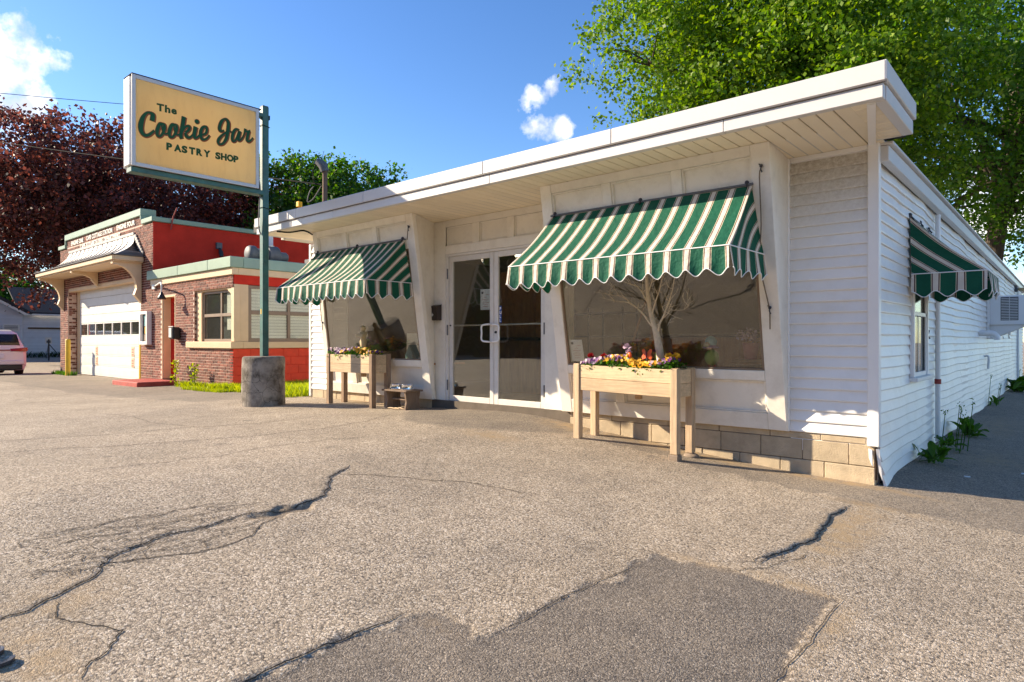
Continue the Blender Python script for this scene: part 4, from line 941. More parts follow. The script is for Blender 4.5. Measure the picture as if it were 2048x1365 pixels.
for s in (-1, 1): MB().prism([(-2.0, -.46, .765), (-2.0 + s * .05, -.455, .745), (-2.0 + s * .062, -.45, .775), (-2.0 + s * .045, -.45, .80), (-2.0 + s * .06, -.45, .845), (-2.0 + s * .035, -.45, .86), (-2.0, -.46, .805)], (0, .006, 0)).build('wing', 'toy_orange', t)
MB().ball((-2.0, -.463, .80), (.010, .010, .04), 8).build('body', 'flower_wine', t)
t = thing('statuette', 'small pale figurine holding a block, standing in the planter by the bench', 'statuette', (-6.98, -.40, .72))
MB().lathe([(.05, .70), (.052, .78), (.04, .80), (.042, .86), (.055, .93), (.038, .98), (.05, 1.03), (.058, 1.07), (.022, 1.10)], (-6.98, -.40, 0), 14).build('figure', 'ivory', t)
MB().ball((-6.98, -.40, 1.135), (.040, .04, .048), 12).build('head', 'ivory', t); B(-7.07, -6.89, -.48, -.42, 1.0, 1.045).build('block', 'ivory', t)

# ------------------------------------------------------------------ by the doors
t = thing('bowl_bench', 'low rough bench of dark wood holding two steel dog bowls', 'bench', (-6.08, -.36, gz(-6)))
B(-6.37, -5.80, -.52, -.20, .205, .232, .007).build('top', 'wood_old', t)
for x in (-6.31, -5.875):
    pr = [(-.50, -.06), (-.49, .0), (-.475, .06), (-.485, .12), (-.50, .204), (-.22, .204), (-.235, .12), (-.245, .06), (-.23, 0), (-.22, -.06)]
    MB().prism([(x, a, b_) for a, b_ in pr], (.03, 0, 0)).build('leg', 'wood_old', t)
B(-6.279, -5.876, -.40, -.32, .075, .10).build('stretcher', 'wood_old', t)
for x, lb in ((-6.21, 'steel dog bowl on the bench, the one by the planter'), (-5.965, 'steel dog bowl on the bench, the one by the doors')):
    b = MB().lathe([(.085, .233), (.105, .234), (.104, .246), (.088, .300), (.091, .305), (.086, .306), (.080, .30), (.074, .262), (.0, .256)], (x, -.36, 0), 28, cap=False); tag(b.build('dog_bowl', 'steel'), lb, 'bowl', 'dog bowls on the bench')
db = MB(); g = random.Random(9)
for k in range(7):
    x, y = -6.1 + g.uniform(-.14, .14), -.44 + g.uniform(-.06, .06); a = g.uniform(-.6, .6); l_ = g.uniform(.05, .11); db.tube([(x - l_ * math.cos(a), y - l_ * math.sin(a), gh(x, y) + .012), (x, y, gh(x, y) + .018), (x + l_ * math.cos(a), y + l_ * math.sin(a) * .5, gh(x, y) + .010)], [.006, .010, .006], 5)
tag(db.build('wood_scraps', 'wood_planter', kind='stuff'), 'scraps of bark lying under the dog bowl bench', 'debris')
t = thing('mailbox', 'brown metal wall mailbox on the post beside the shop doors', 'mailbox', (-5.76, .03, 1.37))
MB().prism([(-5.865, .036, 1.245), (-5.865, -.052, 1.245), (-5.865, -.058, 1.45), (-5.865, .036, 1.475)], (.20, 0, 0)).build('body', 'brown_metal', t)
MB().prism([(-5.872, .036, 1.478), (-5.872, -.068, 1.452), (-5.872, -.068, 1.43), (-5.872, -.062, 1.43), (-5.872, -.062, 1.449), (-5.872, .036, 1.472)], (.214, 0, 0)).build('lid', 'brown_metal', t)
em = MB()
for pts in ([(0, -.028), (.008, 0), (0, .03), (-.008, 0)], [(.006, 0), (.022, .012), (.018, -.008)], [(-.006, 0), (-.022, .012), (-.018, -.008)], [(-.012, -.012), (.012, -.012), (.012, -.007), (-.012, -.007)]): em.prism([(-5.765 + a, -.056, 1.325 + b_) for a, b_ in pts], (0, -.004, 0))
em.build('emblem', 'sticker_white', t)
def notice(label, x0, x1, z0, z1, yf):
    t = thing('notice', label, 'notice', ((x0 + x1) / 2, yf((z0 + z1) / 2), z0))
    F_ = lambda x, y, z: (x, yf(z) + y, z)
    MB().box(x0, x1, 0, .0015, z0, z1, 0, F_).build('sheet', 'paper', t); w, h = x1 - x0, z1 - z0
    MB().box(x0 + w * .10, x0 + w * .30, -.001, -.0003, z0 + h * .78, z0 + h * .89, 0, F_).build('picture', 'print_dark', t)
    pr = MB(); g = random.Random(int(w * 9999))
    for k, (zz, l_) in enumerate(((.72, .3), (.60, .25), (.50, .6), (.42, .35), (.33, .6), (.25, .45), (.15, .5))): pr.box(x0 + w * (.5 - l_ / 2 + (.2 if k == 0 else 0)), x0 + w * (.5 + l_ / 2 + (.2 if k == 0 else 0)), -.001, -.0003, z0 + h * zz, z0 + h * (zz + .018), 0, F_)
    pr.build('print', 'print_red', t)
notice('white printed notice taped inside the glass of the door', -4.925, -4.727, 1.375, 1.662, lambda z: YD + .031)
notice('white printed notice in the corner of the big display window', -3.165, -2.985, .70, .955, lambda z: Yb(z) + .045)
t = thing('pull_sticker', 'narrow blue sticker lettered on the door glass above the handle', 'sticker', (-4.53, YD + .015, 1.2))
B(-4.558, -4.515, YD + .0185, YD + .0205, 1.19, 1.42, 0).build('strip', 'sticker_blue', t)
for k, ch in enumerate('PULL'):
    text_mesh('letter', ch, .055, Matrix(((1, 0, 0, -4.550), (0, 0, -1, YD + .017), (0, 1, 0, 1.362 - k * .053), (0, 0, 0, 1))), 'sticker_white', t, .0008, .002)

# ------------------------------------------------------------------ inside the shop, seen through the glass
def cabinet():
    t = thing('oak_cabinet', 'tall oak cabinet inside the shop behind the doors', 'cabinet', (-6.0, 2.2, .02))
    B(-6.6, -5.4, 2.2, 2.7, .02, .95, .01).build('base', 'oak', t); B(-6.65, -5.2, 2.1, 2.75, .955, 1.0, .008).build('counter_top', 'oak_dark', t); B(-6.6, -5.75, 2.35, 2.7, 1.005, 2.2, .01).build('upper', 'oak', t)
    for x in (-6.55, -5.98): B(x, x + .54, 2.185, 2.199, .12, .88, .006).build('panel', 'oak', t)
    for z in (1.1, 1.62): B(-6.55, -5.8, 2.335, 2.349, z, z + .48, .006).build('panel', 'oak', t)
cabinet()
for x, lb in ((-5.55, 'glass jar on the cabinet counter, nearer the tall cupboard'), (-5.40, 'glass jar on the cabinet counter, nearer the door post')):
    t = thing('jar', lb, 'jar', (x, 2.35, 1.0)); MB().lathe([(.05, 1.002), (.055, 1.02), (.055, 1.13), (.04, 1.15)], (x, 2.35, 0), 14).build('body', 'toy_teal', t); MB().lathe([(.045, 1.151), (.045, 1.18)], (x, 2.35, 0), 14).build('lid', 'black_metal', t)
t = thing('display_rack', 'dark wire display rack inside the shop behind the right door', 'rack', (-4.2, 1.9, .02))
for x in (-4.75, -4.2, -3.6):
    for y in (1.7, 2.1): MB().tube([(x, y, .02), (x, y, 1.45)], .016, 6).build('post', 'black_metal', t)
for z in (.3, .65, 1.0, 1.35): B(-4.77, -3.58, 1.68, 2.12, z, z + .02, .003).build('shelf', 'black_metal', t)
t = thing('shop_counter', 'long service counter across the inside of the shop', 'counter', (-2.4, 3.4, .02))
B(-4.2, -.6, 3.2, 3.8, .02, 1.0, .01).build('body', 'oak', t); B(-4.25, -.55, 3.15, 3.85, 1.005, 1.05, .01).build('top', 'oak_dark', t)
# window displays
t = thing('birdhouse', 'grey wooden birdhouse in the window by the sign pole', 'birdhouse', (-6.12, .15, .615))
MB().prism([(-6.23, .10, .70), (-6.05, .10, .70), (-6.05, .10, .90), (-6.14, .10, 1.0), (-6.23, .10, .90)], (0, .2, 0)).build('house', 'grey_toy', t)
for s in (-1, 1): MB().prism([(-6.14, .07, 1.03), (-6.14 + s * .13, .07, .885), (-6.14 + s * .13, .07, .87), (-6.14, .07, 1.01)], (0, .26, 0)).build('roof', 'brown_metal', t)
MB().lathe([(.024, -.004), (.024, .002)], (-6.14, .097, .87), 12, axis='y').build('hole', 'dark_gap', t); B(-6.25, -6.0, .08, .32, .616, .699).build('base', 'white_card', t)
o = B(-6.78, -6.02, .30, .315, .616, 1.06).build('display_card', 'white_card'); tag(o, 'white backing board behind the birdhouse in the window', 'board')
t = thing('toy_cottage', 'small teal cottage ornament beside the birdhouse', 'ornament', (-6.5, .2, .615))
MB().prism([(-6.62, .14, .616), (-6.44, .14, .616), (-6.44, .14, .72), (-6.53, .14, .88), (-6.62, .14, .72)], (0, .15, 0)).build('house', 'toy_teal', t); B(-6.60, -6.5, .13, .139, .616, .67).build('door', 'white_card', t)
t = thing('plush_duck', 'yellow green plush duck in a blue bonnet standing in the big window', 'toy', (-1.47, -.02, .615))
MB().ball((-1.47, -.05, .77), (.075, .06, .085), 14).build('body', 'toy_green', t); MB().ball((-1.48, -.05, .93), (.062, .055, .062), 14).build('bonnet', 'toy_teal', t); MB().ball((-1.50, -.10, .90), (.035, .03, .03), 10).build('face', 'ivory', t)
for s in (-1, 1): MB().tube([(-1.47 + s * .03, -.05, .70), (-1.47 + s * .03, -.05, .617)], .010, 6).build('leg', 'toy_orange', t)
MB().lathe([(.07, .865), (.085, .87), (.06, .895)], (-1.48, -.05, 0), 14).build('collar', 'flower_purple', t)
t = thing('potted_flower', 'pink pot with faded flowers behind the plush duck', 'pot plant', (-1.18, .25, .615))
MB().lathe([(.06, .75), (.085, .92), (.09, .92)], (-1.18, .25, 0), 16).build('pot', 'toy_pink', t)
v, q = leaf_cloud(np.array((-1.18, .25, 1.0)) + np.random.default_rng(2).normal(size=(160, 3)) * (.06, .06, .03), .04, .3, seed=3); np_mesh('flower_head', v, q, 'flower_pale', t)
B(-1.35, -.85, .16, .34, .715, .748).build('stand', 'oak', t)
o = B(-1.42, -.9, .10, .14, .62, .70).build('wooden_riser', 'oak'); tag(o, 'plain wooden riser lying in the big window beside the duck', 'board')
t = thing('easel', 'thin wooden easel standing behind the big window', 'easel', (-2.55, .4, .615))
for a, b_ in (((-2.75, .35, .616), (-2.52, .5, 1.5)), ((-2.30, .35, .616), (-2.50, .5, 1.5)), ((-2.5, .62, .616), (-2.51, .52, 1.45))): MB().tube([a, b_], .014, 6).build('leg', 'oak', t)
B(-2.66, -2.38, .36, .39, .93, .96).build('ledge', 'oak', t)
t = thing('basket', 'brown woven basket in the big window behind the red blooms', 'basket', (-2.5, .05, .615))
MB().lathe([(.12, .616), (.17, .70), (.18, .76), (.165, .76), (.11, .64)], (-2.5, .02, 0), 20).build('bowl', 'wood_old', t)
# ------------------------------------------------------------------ air conditioner, flood light
t = thing('air_conditioner', 'white window air conditioner jutting out of the alley wall', 'air conditioner', (.06, 9.75, 1.5))
B(.05, .72, 9.45, 10.1, 1.25, 1.83, .02).build('case', 'vinyl_trim', t)
gr = MB()
for k in range(14): gr.box(.27, .53, 9.436, 9.449, 1.36 + k * .031, 1.376 + k * .031, .002)
gr.box(.395, .405, 9.430, 9.4355, 1.34, 1.80, .001); gr.build('grille', 'garage', t)
B(.262, .538, 9.4495, 9.452, 1.345, 1.80, 0).build('grille_back', 'dark_room', t)
for y in (9.5, 10.0): MB().prism([(.04, y, 1.249), (.60, y, 1.249), (.60, y, 1.22), (.10, y, .98), (.04, y, .98)], (0, .03, 0)).build('bracket', 'vinyl_trim', t)
B(.045, .085, 9.36, 9.44, 1.0, 2.0).build('window_trim', 'vinyl_trim', t)
t = thing('flood_light', 'small flood light under the far eave of the alley wall', 'light', (.1, 17.2, 2.45))
B(.05, .12, 17.1, 17.3, 2.36, 2.52).build('plate', 'galv', t)
for s in (0, .22): MB().tube([(.12, 17.2, 2.44), (.24, 17.05 + s, 2.42), (.34, 16.98 + s, 2.38)], [.03, .05, .08], 10).build('lamp', 'ivory', t)
# ------------------------------------------------------------------ iron scrap on the asphalt
def scrap(label, cx, cy, r, a0, a1, w):
    b = MB(); n_ = 18; z = gh(cx, cy)
    for i in range(n_ + 1):
        a = R(a0 + (a1 - a0) * i / n_); ww = w * (1 - .35 * abs(i / n_ - .5) * 2)
        for rr, zz in ((r - ww, .002), (r - ww, .012), (r, .016), (r, .002)): b.v.append((cx + rr * math.cos(a), cy + rr * math.sin(a) * 1.1, z + zz))
    fs = [(i * 4 + k, i * 4 + (k + 1) % 4, (i + 1) * 4 + (k + 1) % 4, (i + 1) * 4 + k) for i in range(n_) for k in range(4)] + [(0, 1, 2, 3), tuple(n_ * 4 + k for k in (3, 2, 1, 0))]
    for f in fs: b.f.append(f); b.m.append(0); b.uv.append(None); b.sm.append(False)
    tag(b.build('iron_scrap', 'dark_iron'), label, 'scrap')
scrap('black curved iron piece lying on the asphalt, the fuller arc', -1.60, -5.90, .046, -70, 95, .024)
scrap('black curved iron piece on the asphalt, cut by the frame edge', -1.69, -5.915, .046, -40, 120, .02)
# ------------------------------------------------------------------ the pole sign
sg = thing('shop_sign', 'yellow lettered box sign hung from a teal square pole set in cracked concrete', 'sign', (-8.2, -1.39, gz(-8.2)))
g = random.Random(2)
def pot(x, y, z):
    a = math.atan2(y + 1.39, x + 8.2); k = 1 + .012 * math.sin(3 * a + z * 4) + .008 * math.sin(7 * a - z * 9); return (-8.2 + (x + 8.2) * k, -1.39 + (y + 1.39) * k, z)
MB().lathe([(.315, -.2), (.318, .0), (.322, .2), (.318, .4), (.318, .6), (.316, .66), (.308, .688), (.29, .70), (.0, .705)], (-8.2, -1.39, 0), 48, fn=pot, cap=False).build('concrete_base', 'old_concrete', sg)
B(-8.25, -8.15, -1.43, -1.33, .69, 4.60, .006).build('pole', 'teal_paint', sg)
B(-8.245, -8.155, -1.425, -1.335, 4.601, 4.612, .003).build('pole_cap', 'galv', sg)
cb = MB()
[cb.box(-8.34, -8.075, *q, .004) for q in ((-3.285, -1.56, 3.285, 3.31), (-3.285, -1.56, 4.45, 4.475), (-3.285, -3.262, 3.3105, 4.4495), (-1.583, -1.56, 3.3105, 4.4495))]
cab = cb.build('cabinet', 'sign_frame', sg)
for q in ((-3.31, -3.262, 3.275, 4.49), (-1.588, -1.54, 3.275, 4.49), (-3.2615, -1.5885, 3.275, 3.325), (-3.2615, -1.5885, 4.437, 4.49)):
    for x0, x1 in ((-8.0745, -8.055), (-8.36, -8.3405)): B(x0, x1, *q, .004).build('frame', 'sign_frame', cab)
B(-8.30, -8.11, -3.325, -3.286, 3.29, 4.47, .006).build('end_panel', 'vinyl_trim', cab)
B(-8.355, -8.06, -3.31, -1.50, 4.491, 4.505, .002).build('top_flashing', 'cable', cab)
B(-8.0745, -8.067, -3.2613, -1.5887, 3.3255, 4.4365, 0).build('face', 'sign_face', sg)
B(-8.347, -8.3405, -3.2613, -1.5887, 3.3255, 4.4365, 0).build('face', 'sign_face', sg)
B(-8.29, -8.11, -3.30, -1.431, 3.205, 3.272, .005).build('support_arm', 'teal_paint', sg)
B(-8.26, -8.14, -1.56, -1.431, 4.42, 4.48, .005).build('support_arm', 'teal_paint', sg)
B(-8.26, -8.12, -1.559, -1.50, 4.18, 4.36, .01).build('junction_box', 'galv', sg)
B(-8.262, -8.138, -1.329, -1.315, 4.40, 4.47, .004).build('clamp', 'dark_iron', sg)
for z in (4.30, 3.02): MB().tube([(-8.26, -1.44, z), (-8.14, -1.44, z), (-8.14, -1.32, z - .02), (-8.26, -1.32, z)], .005, 5).build('wire_tie', 'cable', sg)
MB().tube(bez([(-8.19, -1.53, 4.2), (-8.18, -1.53, 3.9), (-8.16, -1.50, 3.5), (-8.16, -1.47, 3.3), (-8.2, -1.47, 2.9), (-8.21, -1.46, 2.68), (-8.19, -1.44, 2.6)], 6), .010, 6).build('cable', 'cable_grey', sg)
B(-8.215, -8.19, -1.4335, -1.4305, 1.36, 1.44, 0).build('sticker', 'yellow_paint', sg)
STROKES = {'C':[(-3.0581,3.9211,0.0584),(-3.0505,3.9723,0.0584),(-3.0505,4.0105,0.0528),(-3.0834,4.0263,0.0334),(-3.1186,4.0196,0.0278),(-3.1536,3.9778,0.0389),(-3.1809,3.9166,0.0528),(-3.1982,3.8366,0.0612),(-3.1982,3.7772,0.0584),(-3.1784,3.7281,0.05),(-3.1436,3.7067,0.0417),(-3.1035,3.7218,0.0361),(-3.0682,3.7549,0.0334),(-3.0302,3.8024,0.025)],'o1':[(-2.9274,3.9188,0.0278),(-2.961,3.9075,0.0389),(-2.9842,3.8467,0.0473),(-2.997,3.7777,0.0445),(-2.9816,3.7374,0.0334),(-2.9507,3.7448,0.0278),(-2.9197,3.7965,0.0334),(-2.9015,3.8618,0.0417),(-2.9041,3.9109,0.0334),(-2.9326,3.9147,0.0222),(-2.9326,3.8706,0.0222),(-2.9145,3.8088,0.025),(-2.8885,3.7874,0.0222),(-2.8518,3.8074,0.0195)],'k':[(-2.6435,4.0899,0.0556),(-2.6571,3.9903,0.0528),(-2.6788,3.872,0.0473),(-2.6869,3.808,0.0473),(-2.6734,3.7718,0.0389)],'ka':[(-2.668,3.869,0.0222),(-2.6272,3.9469,0.0278),(-2.5835,3.9721,0.0334),(-2.567,3.9506,0.0361),(-2.5889,3.9054,0.0334),(-2.6272,3.8676,0.0278)],'kl':[(-2.6272,3.8676,0.0334),(-2.6108,3.8263,0.0445),(-2.5835,3.8101,0.0361),(-2.5504,3.8293,0.025),(-2.52,3.8709,0.0222)],'o2':[(-2.7683,3.9469,0.0278),(-2.8028,3.9354,0.0389),(-2.8266,3.8737,0.0473),(-2.8398,3.8037,0.0445),(-2.824,3.7629,0.0334),(-2.7922,3.7705,0.0278),(-2.7603,3.8229,0.0334),(-2.7417,3.8891,0.0417),(-2.7443,3.939,0.0334),(-2.7736,3.9428,0.0222),(-2.7736,3.898,0.0222),(-2.755,3.8354,0.025),(-2.7283,3.8138,0.0222),(-2.6906,3.8342,0.0195)],'i':[(-2.4843,3.9894,0.0528),(-2.4954,3.9179,0.05),(-2.5038,3.8587,0.0473),(-2.4899,3.8276,0.0361),(-2.4563,3.8471,0.025),(-2.4282,3.8883,0.0195)],'e':[(-2.3943,3.8907,0.0222),(-2.3432,3.9262,0.0306),(-2.326,3.9826,0.0334),(-2.3374,4.0204,0.0306),(-2.3773,4.0104,0.0334),(-2.4085,3.9507,0.0445),(-2.4141,3.8802,0.0473),(-2.3943,3.833,0.0361),(-2.3546,3.8366,0.0278),(-2.3203,3.8679,0.025),(-2.2887,3.9161,0.0195)],'J':[(-2.0748,4.0357,0.0222),(-2.1104,4.0181,0.0278),(-2.14,4.0285,0.0445),(-2.143,4.0749,0.0445),(-2.1164,4.1524,0.0445),(-2.0807,4.1971,0.0278),(-2.0449,4.2063,0.0334),(-2.0149,4.1665,0.0473),(-2.0149,4.0951,0.05),(-2.0269,4.0089,0.05),(-2.0449,3.9214,0.0445),(-2.0867,3.8464,0.0334),(-2.1341,3.8177,0.0278),(-2.1636,3.8345,0.0334),(-2.1577,3.8829,0.0389),(-2.1164,3.9458,0.0306),(-2.0509,4.009,0.025),(-1.9968,4.046,0.0195),(-1.9635,4.0332,0.0167)],'a':[(-1.8502,4.094,0.0222),(-1.8995,4.0969,0.0306),(-1.9361,4.0429,0.0417),(-1.9544,3.9667,0.0417),(-1.9483,3.9143,0.0334),(-1.9178,3.9154,0.025),(-1.8872,3.9707,0.0278),(-1.8502,4.0699,0.0334)],'a2':[(-1.8379,4.085,0.0417),(-1.8564,4.0021,0.0417),(-1.8626,3.9524,0.0389),(-1.8379,3.9462,0.0278),(-1.8006,3.9912,0.0222),(-1.7694,4.0653,0.0222),(-1.7569,4.1412,0.0306)],'r':[(-1.7569,4.1412,0.0334),(-1.7506,4.1064,0.0334),(-1.7129,4.1095,0.0278),(-1.6749,4.1249,0.0334)],'r2':[(-1.7003,4.1187,0.0445),(-1.7192,4.0349,0.0445),(-1.7255,3.9786,0.0417),(-1.7003,3.9601,0.0306),(-1.6622,3.9935,0.025),(-1.6335,4.0339,0.0195)]}
def stroke(b, pts, grow, dy, dz, x):
    S = bez(pts, 7); n = len(S); Lp, Rp = [], []
    for i, p in enumerate(S):
        d = S[min(i + 1, n - 1)][:2] - S[max(i - 1, 0)][:2]; d /= np.linalg.norm(d) + 1e-9; w = p[2] / 2 + grow; xx = x + .0007 * i / n
        Lp.append((xx, p[0] + dy - d[1] * w, p[1] + dz + d[0] * w)); Rp.append((xx, p[0] + dy + d[1] * w, p[1] + dz - d[0] * w))
    for e, s in ((0, -1), (n - 1, 1)):   # rounded ends
        p = S[e]; d = S[min(e + 1, n - 1)][:2] - S[max(e - 1, 0)][:2]; d /= np.linalg.norm(d) + 1e-9; w = p[2] / 2 + grow; xx = x + .0007 * e / n; a0 = math.atan2(d[1], d[0])
        arc = [(xx, p[0] + dy + w * .5 * math.cos(a0 + t) * (1 if True else 1), p[1] + dz + w * .5 * math.sin(a0 + t)) for t in []]
    vs = Lp + Rp; fs = [(i, i + 1, n + i + 1, n + i) for i in range(n - 1)]
    b.add(vs, fs)
words = {'Cookie': ('C', 'o1', 'o2', 'k', 'ka', 'kl', 'i', 'e'), 'Jar': ('J', 'a', 'a2', 'r', 'r2')}
letters = {'C': ('C',), 'o': ('o1',), 'o2': ('o2',), 'k': ('k', 'ka', 'kl'), 'i': ('i',), 'e': ('e',), 'J': ('J',), 'a': ('a', 'a2'), 'r': ('r', 'r2')}
for li, (ch, ks) in enumerate(letters.items()):
    lo = MB(); hi = MB()
    for j, k in enumerate(ks):
        stroke(lo, STROKES[k], .011, .006, -.004, -8.0655 + .0008 * (li % 2) + .0001 * j); stroke(hi, STROKES[k], .0, 0, 0, -8.0625 + .0008 * (li % 2) + .0001 * j)
    if ch == 'i':
        for b, r, dy, x in ((lo, .038, .005, -8.0655), (hi, .0305, 0, -8.0625)): b.add([(x, -2.4664 + dy + r * math.cos(t * .3927), 4.0656 + r * math.sin(t * .3927)) for t in range(16)], [tuple(range(16))])
    o = hi.build('letter', 'letter_green', sg); lo.build('outline', 'letter_brown', o)
def sign_text(body, size, y, z, width, rise=0.0, off=.006):
    mt = Matrix(((0, 0, 1, -8.0655), (1, 0, 0, y), (rise, 1, 0, z), (0, 0, 0, 1)))
    text_mesh('letter', body, size, mt, 'letter_green', sg, .0012, off, width=width)
sign_text('T', .135, -3.0, 4.085, .095, .055, .006); sign_text('h', .135, -2.895, 4.090, .072, .055, .006); sign_text('e', .135, -2.812, 4.094, .075, .055, .006)
for k_, (ch, wd) in enumerate(zip('PASTRY', (.075, .098, .078, .085, .085, .098))): sign_text(ch, .126, -2.876 + k_ * .1005, 3.582 + k_ * .0028, wd * 1.02, .025, .0075)
for k_, (ch, wd) in enumerate(zip('SHOP', (.076, .086, .098, .074))): sign_text(ch, .126, -2.205 + (0, .09, .19, .30)[k_] * .9, 3.600 + k_ * .0025, wd * 1.02, .025, .0075)

# ------------------------------------------------------------------ the brick fire station
fs_ = thing('fire_station', 'old brick fire station with a canopied garage door and red painted side', 'fire station', (-19, .33, -.2))
Fp = lambda nm, b, mt, par=None, **k: b.build(nm, mt, par or fs_, **k)
Y0 = .33
def wall_rects(nm, rects, y0, y1, mt): 
    b = MB()
    for (x0, x1, z0, z1) in rects: b.box(x0, x1, y0, y1, z0, z1, 0)
    return Fp(nm, b, mt)
wall_rects('front_wall', [(-26, -25.08, -.5, 4.15), (-18.33, -17.47, -.5, 4.15), (-25.08, -18.33, 2.75, 4.15), (-25.2, -18.23, 4.15, 4.40)], Y0 + .008, Y0 + .25, 'brick_mortar')
wall_rects('annex_wall', [(-17.46, -16.84, -.5, 2.43), (-15.96, -14.87, -.5, 2.43), (-16.84, -15.96, 2.13, 2.43), (-14.87, -12.86, -.5, .77), (-14.87, -12.86, 2.18, 2.43)], Y0 + .008, Y0 + .22, 'brick_mortar')
# bricks, each a block of its own inside one mesh (too small to pick apart)
def brick_face(b, x0, x1, z0, z1, holes, plane, seed, L=.203, H=.0667, j=.014):
    g = random.Random(seed); k = 0; z = z0
    while z + H <= z1 + .02:
        x = x0 - (L / 2 if k % 2 else 0)
        while x < x1:
            a, c = max(x, x0) + j / 2, min(x + L, x1) - j / 2
            if c - a > .03 and not any(h[0] < (a + c) / 2 < h[1] and h[2] < z + H / 2 < h[3] for h in holes):
                d = g.uniform(-.003, .003); zb, zt = z + j / 2, min(z + H - j / 2, z1)
                q = [plane(a, 0 + d, zb), plane(c, d, zb), plane(c, d, zt), plane(a, d, zt), plane(a, .009, zb), plane(c, .009, zb), plane(c, .009, zt), plane(a, .009, zt)]
                b.add(q, [(0, 1, 2, 3), (0, 4, 5, 1), (1, 5, 6, 2), (2, 6, 7, 3), (3, 7, 4, 0)])
            x += L
        z += H; k += 1
fr_plane = lambda a, d, z: (a, Y0 + d, z)
b = MB()
brick_face(b, -26, -25.08, -.25, 4.19, [], fr_plane, 1); brick_face(b, -18.33, -17.47, -.25, 4.19, [], fr_plane, 2); brick_face(b, -25.08, -18.33, 2.75, 4.19, [], fr_plane, 3); brick_face(b, -25.2, -18.23, 4.19, 4.45, [], fr_plane, 4)
brick_face(b, Y0 + .02, Y0 + .30, -.25, 2.75, [], lambda a, d, z: (-25.08 - d, a, z), 5)
Fp('front_bricks', b, 'brick', kind='stuff')
b = MB(); brick_face(b, -17.46, -12.84, -.25, 2.43, [(-16.86, -15.94, -1, 2.13), (-14.88, -12, .78, 2.18)], fr_plane, 6); brick_face(b, Y0 + .02, Y0 + .2, .93, 2.18, [], lambda a, d, z: (-14.87 - d, a, z), 7)
Fp('annex_bricks', b, 'brick', kind='stuff')
Fp('pier_core', B(-25.35, -25.09, Y0 + .02, Y0 + .5, -.5, 2.75, 0), 'brick_mortar')
# red painted brick side of the engine house
Fp('core', B(-26, -17.50, Y0 + .9, 13.5, -.5, 4.12, 0), 'red_paint')
b = MB(); brick_face(b, Y0 + .0, 9.5, 2.75, 4.19, [], lambda a, d, z: (-17.455 - d, a, z), 8, H=.075); Fp('side_bricks', b, 'red_paint', kind='stuff')
Fp('side_wall', B(-17.495, -17.458, Y0 + .01, 13.4, -.4, 4.18, 0), 'red_paint')
# parapet caps
for q, mt in (((-25.26, -18.18, Y0 - .06, Y0 + .35, 4.43, 4.63), 'mint'), ((-26.06, -25.262, Y0 - .05, Y0 + .4, 4.175, 4.30), 'mint'), ((-18.178, -17.39, Y0 - .05, Y0 + .45, 4.185, 4.315), 'mint'), ((-17.62, -17.39, Y0 + .452, 13.6, 4.185, 4.315), 'mint')):
    Fp('parapet_cap', B(*q, .01), mt)
Fp('parapet_end', B(-25.255, -25.2, Y0 - .055, Y0 + .3, 4.30, 4.429, .004), 'mint'); Fp('parapet_end', B(-18.235, -18.182, Y0 - .055, Y0 + .3, 4.316, 4.429, .004), 'mint')
def st_text(body, x0, x1, z, size=.21):
    o = text_mesh('lettering', body, size, Matrix(((1, 0, 0, x0), (0, 0, -1, Y0 - .012), (0, 1, 0, z), (0, 0, 0, 1))), 'letter_white', fs_, .012, .005, width=x1 - x0, spacing=1.05); o['kind'] = 'stuff'
for bd, x0, x1, z in (('ENGINE ONE', -24.63, -23.33, 4.215), ('CAPE COTTAGE STATION', -23.02, -20.57, 4.23), ('ENGINE FOUR', -20.18, -18.73, 4.24), ('CAPE ELIZABETH FIRE DEPARTMENT', -23.65, -19.88, 4.01)): st_text(bd, x0, x1, z, .20)
# canopy over the garage door
def can(s, t):   # s across, t down the flared roof
    e = t ** .55
    xl = -24.75 + (-25.68 + 24.75) * e ** 1.2; xr = -18.85 + (-18.08 + 18.85) * e ** 1.2
    return (xl + (xr - xl) * s, Y0 - .02 - .75 * t ** 1.35, 3.97 - .70 * t ** .62)
b = MB(); ns, nt_ = 14, 8; vs = [can(i / ns, j / nt_) for i in range(ns + 1) for j in range(nt_ + 1)]
b.add(vs, [(i * (nt_ + 1) + j, i * (nt_ + 1) + j + 1, (i + 1) * (nt_ + 1) + j + 1, (i + 1) * (nt_ + 1) + j) for i in range(ns) for j in range(nt_)], smooth=False)
croof = Fp('canopy_roof', b, 'zinc')
for i in range(1, ns): MB().tube([Vector(can(i / ns, j / nt_)) + Vector((0, -.006, .012)) for j in range(nt_ + 1)], .012, 5).build('seam', 'zinc_dark', croof)
for s in (0, 1):
    b = MB(); a_ = [can(s, j / nt_) for j in range(nt_ + 1)]; w_ = [(a_[-1][0] if j > 5 else a_[0][0] + (a_[-1][0] - a_[0][0]) * (j / nt_) ** 1.3, Y0 - .015, a_[j][2]) for j in range(nt_ + 1)]
    b.add(a_ + w_, [(j, j + 1, nt_ + 2 + j, nt_ + 1 + j) for j in range(nt_)]); b.build('hip', 'zinc_dark', croof)
fl = MB(); fl.box(-24.85, -18.75, Y0 - .05, Y0 - .014, 3.95, 4.03)
for k in range(7): fl.box(-18.75 + k * .085, -18.62 + k * .085 + .04, Y0 - .045, Y0 - .014, 3.86 - k * .085, 3.95 - k * .085)
fl.build('flashing', 'lead_flash', croof)
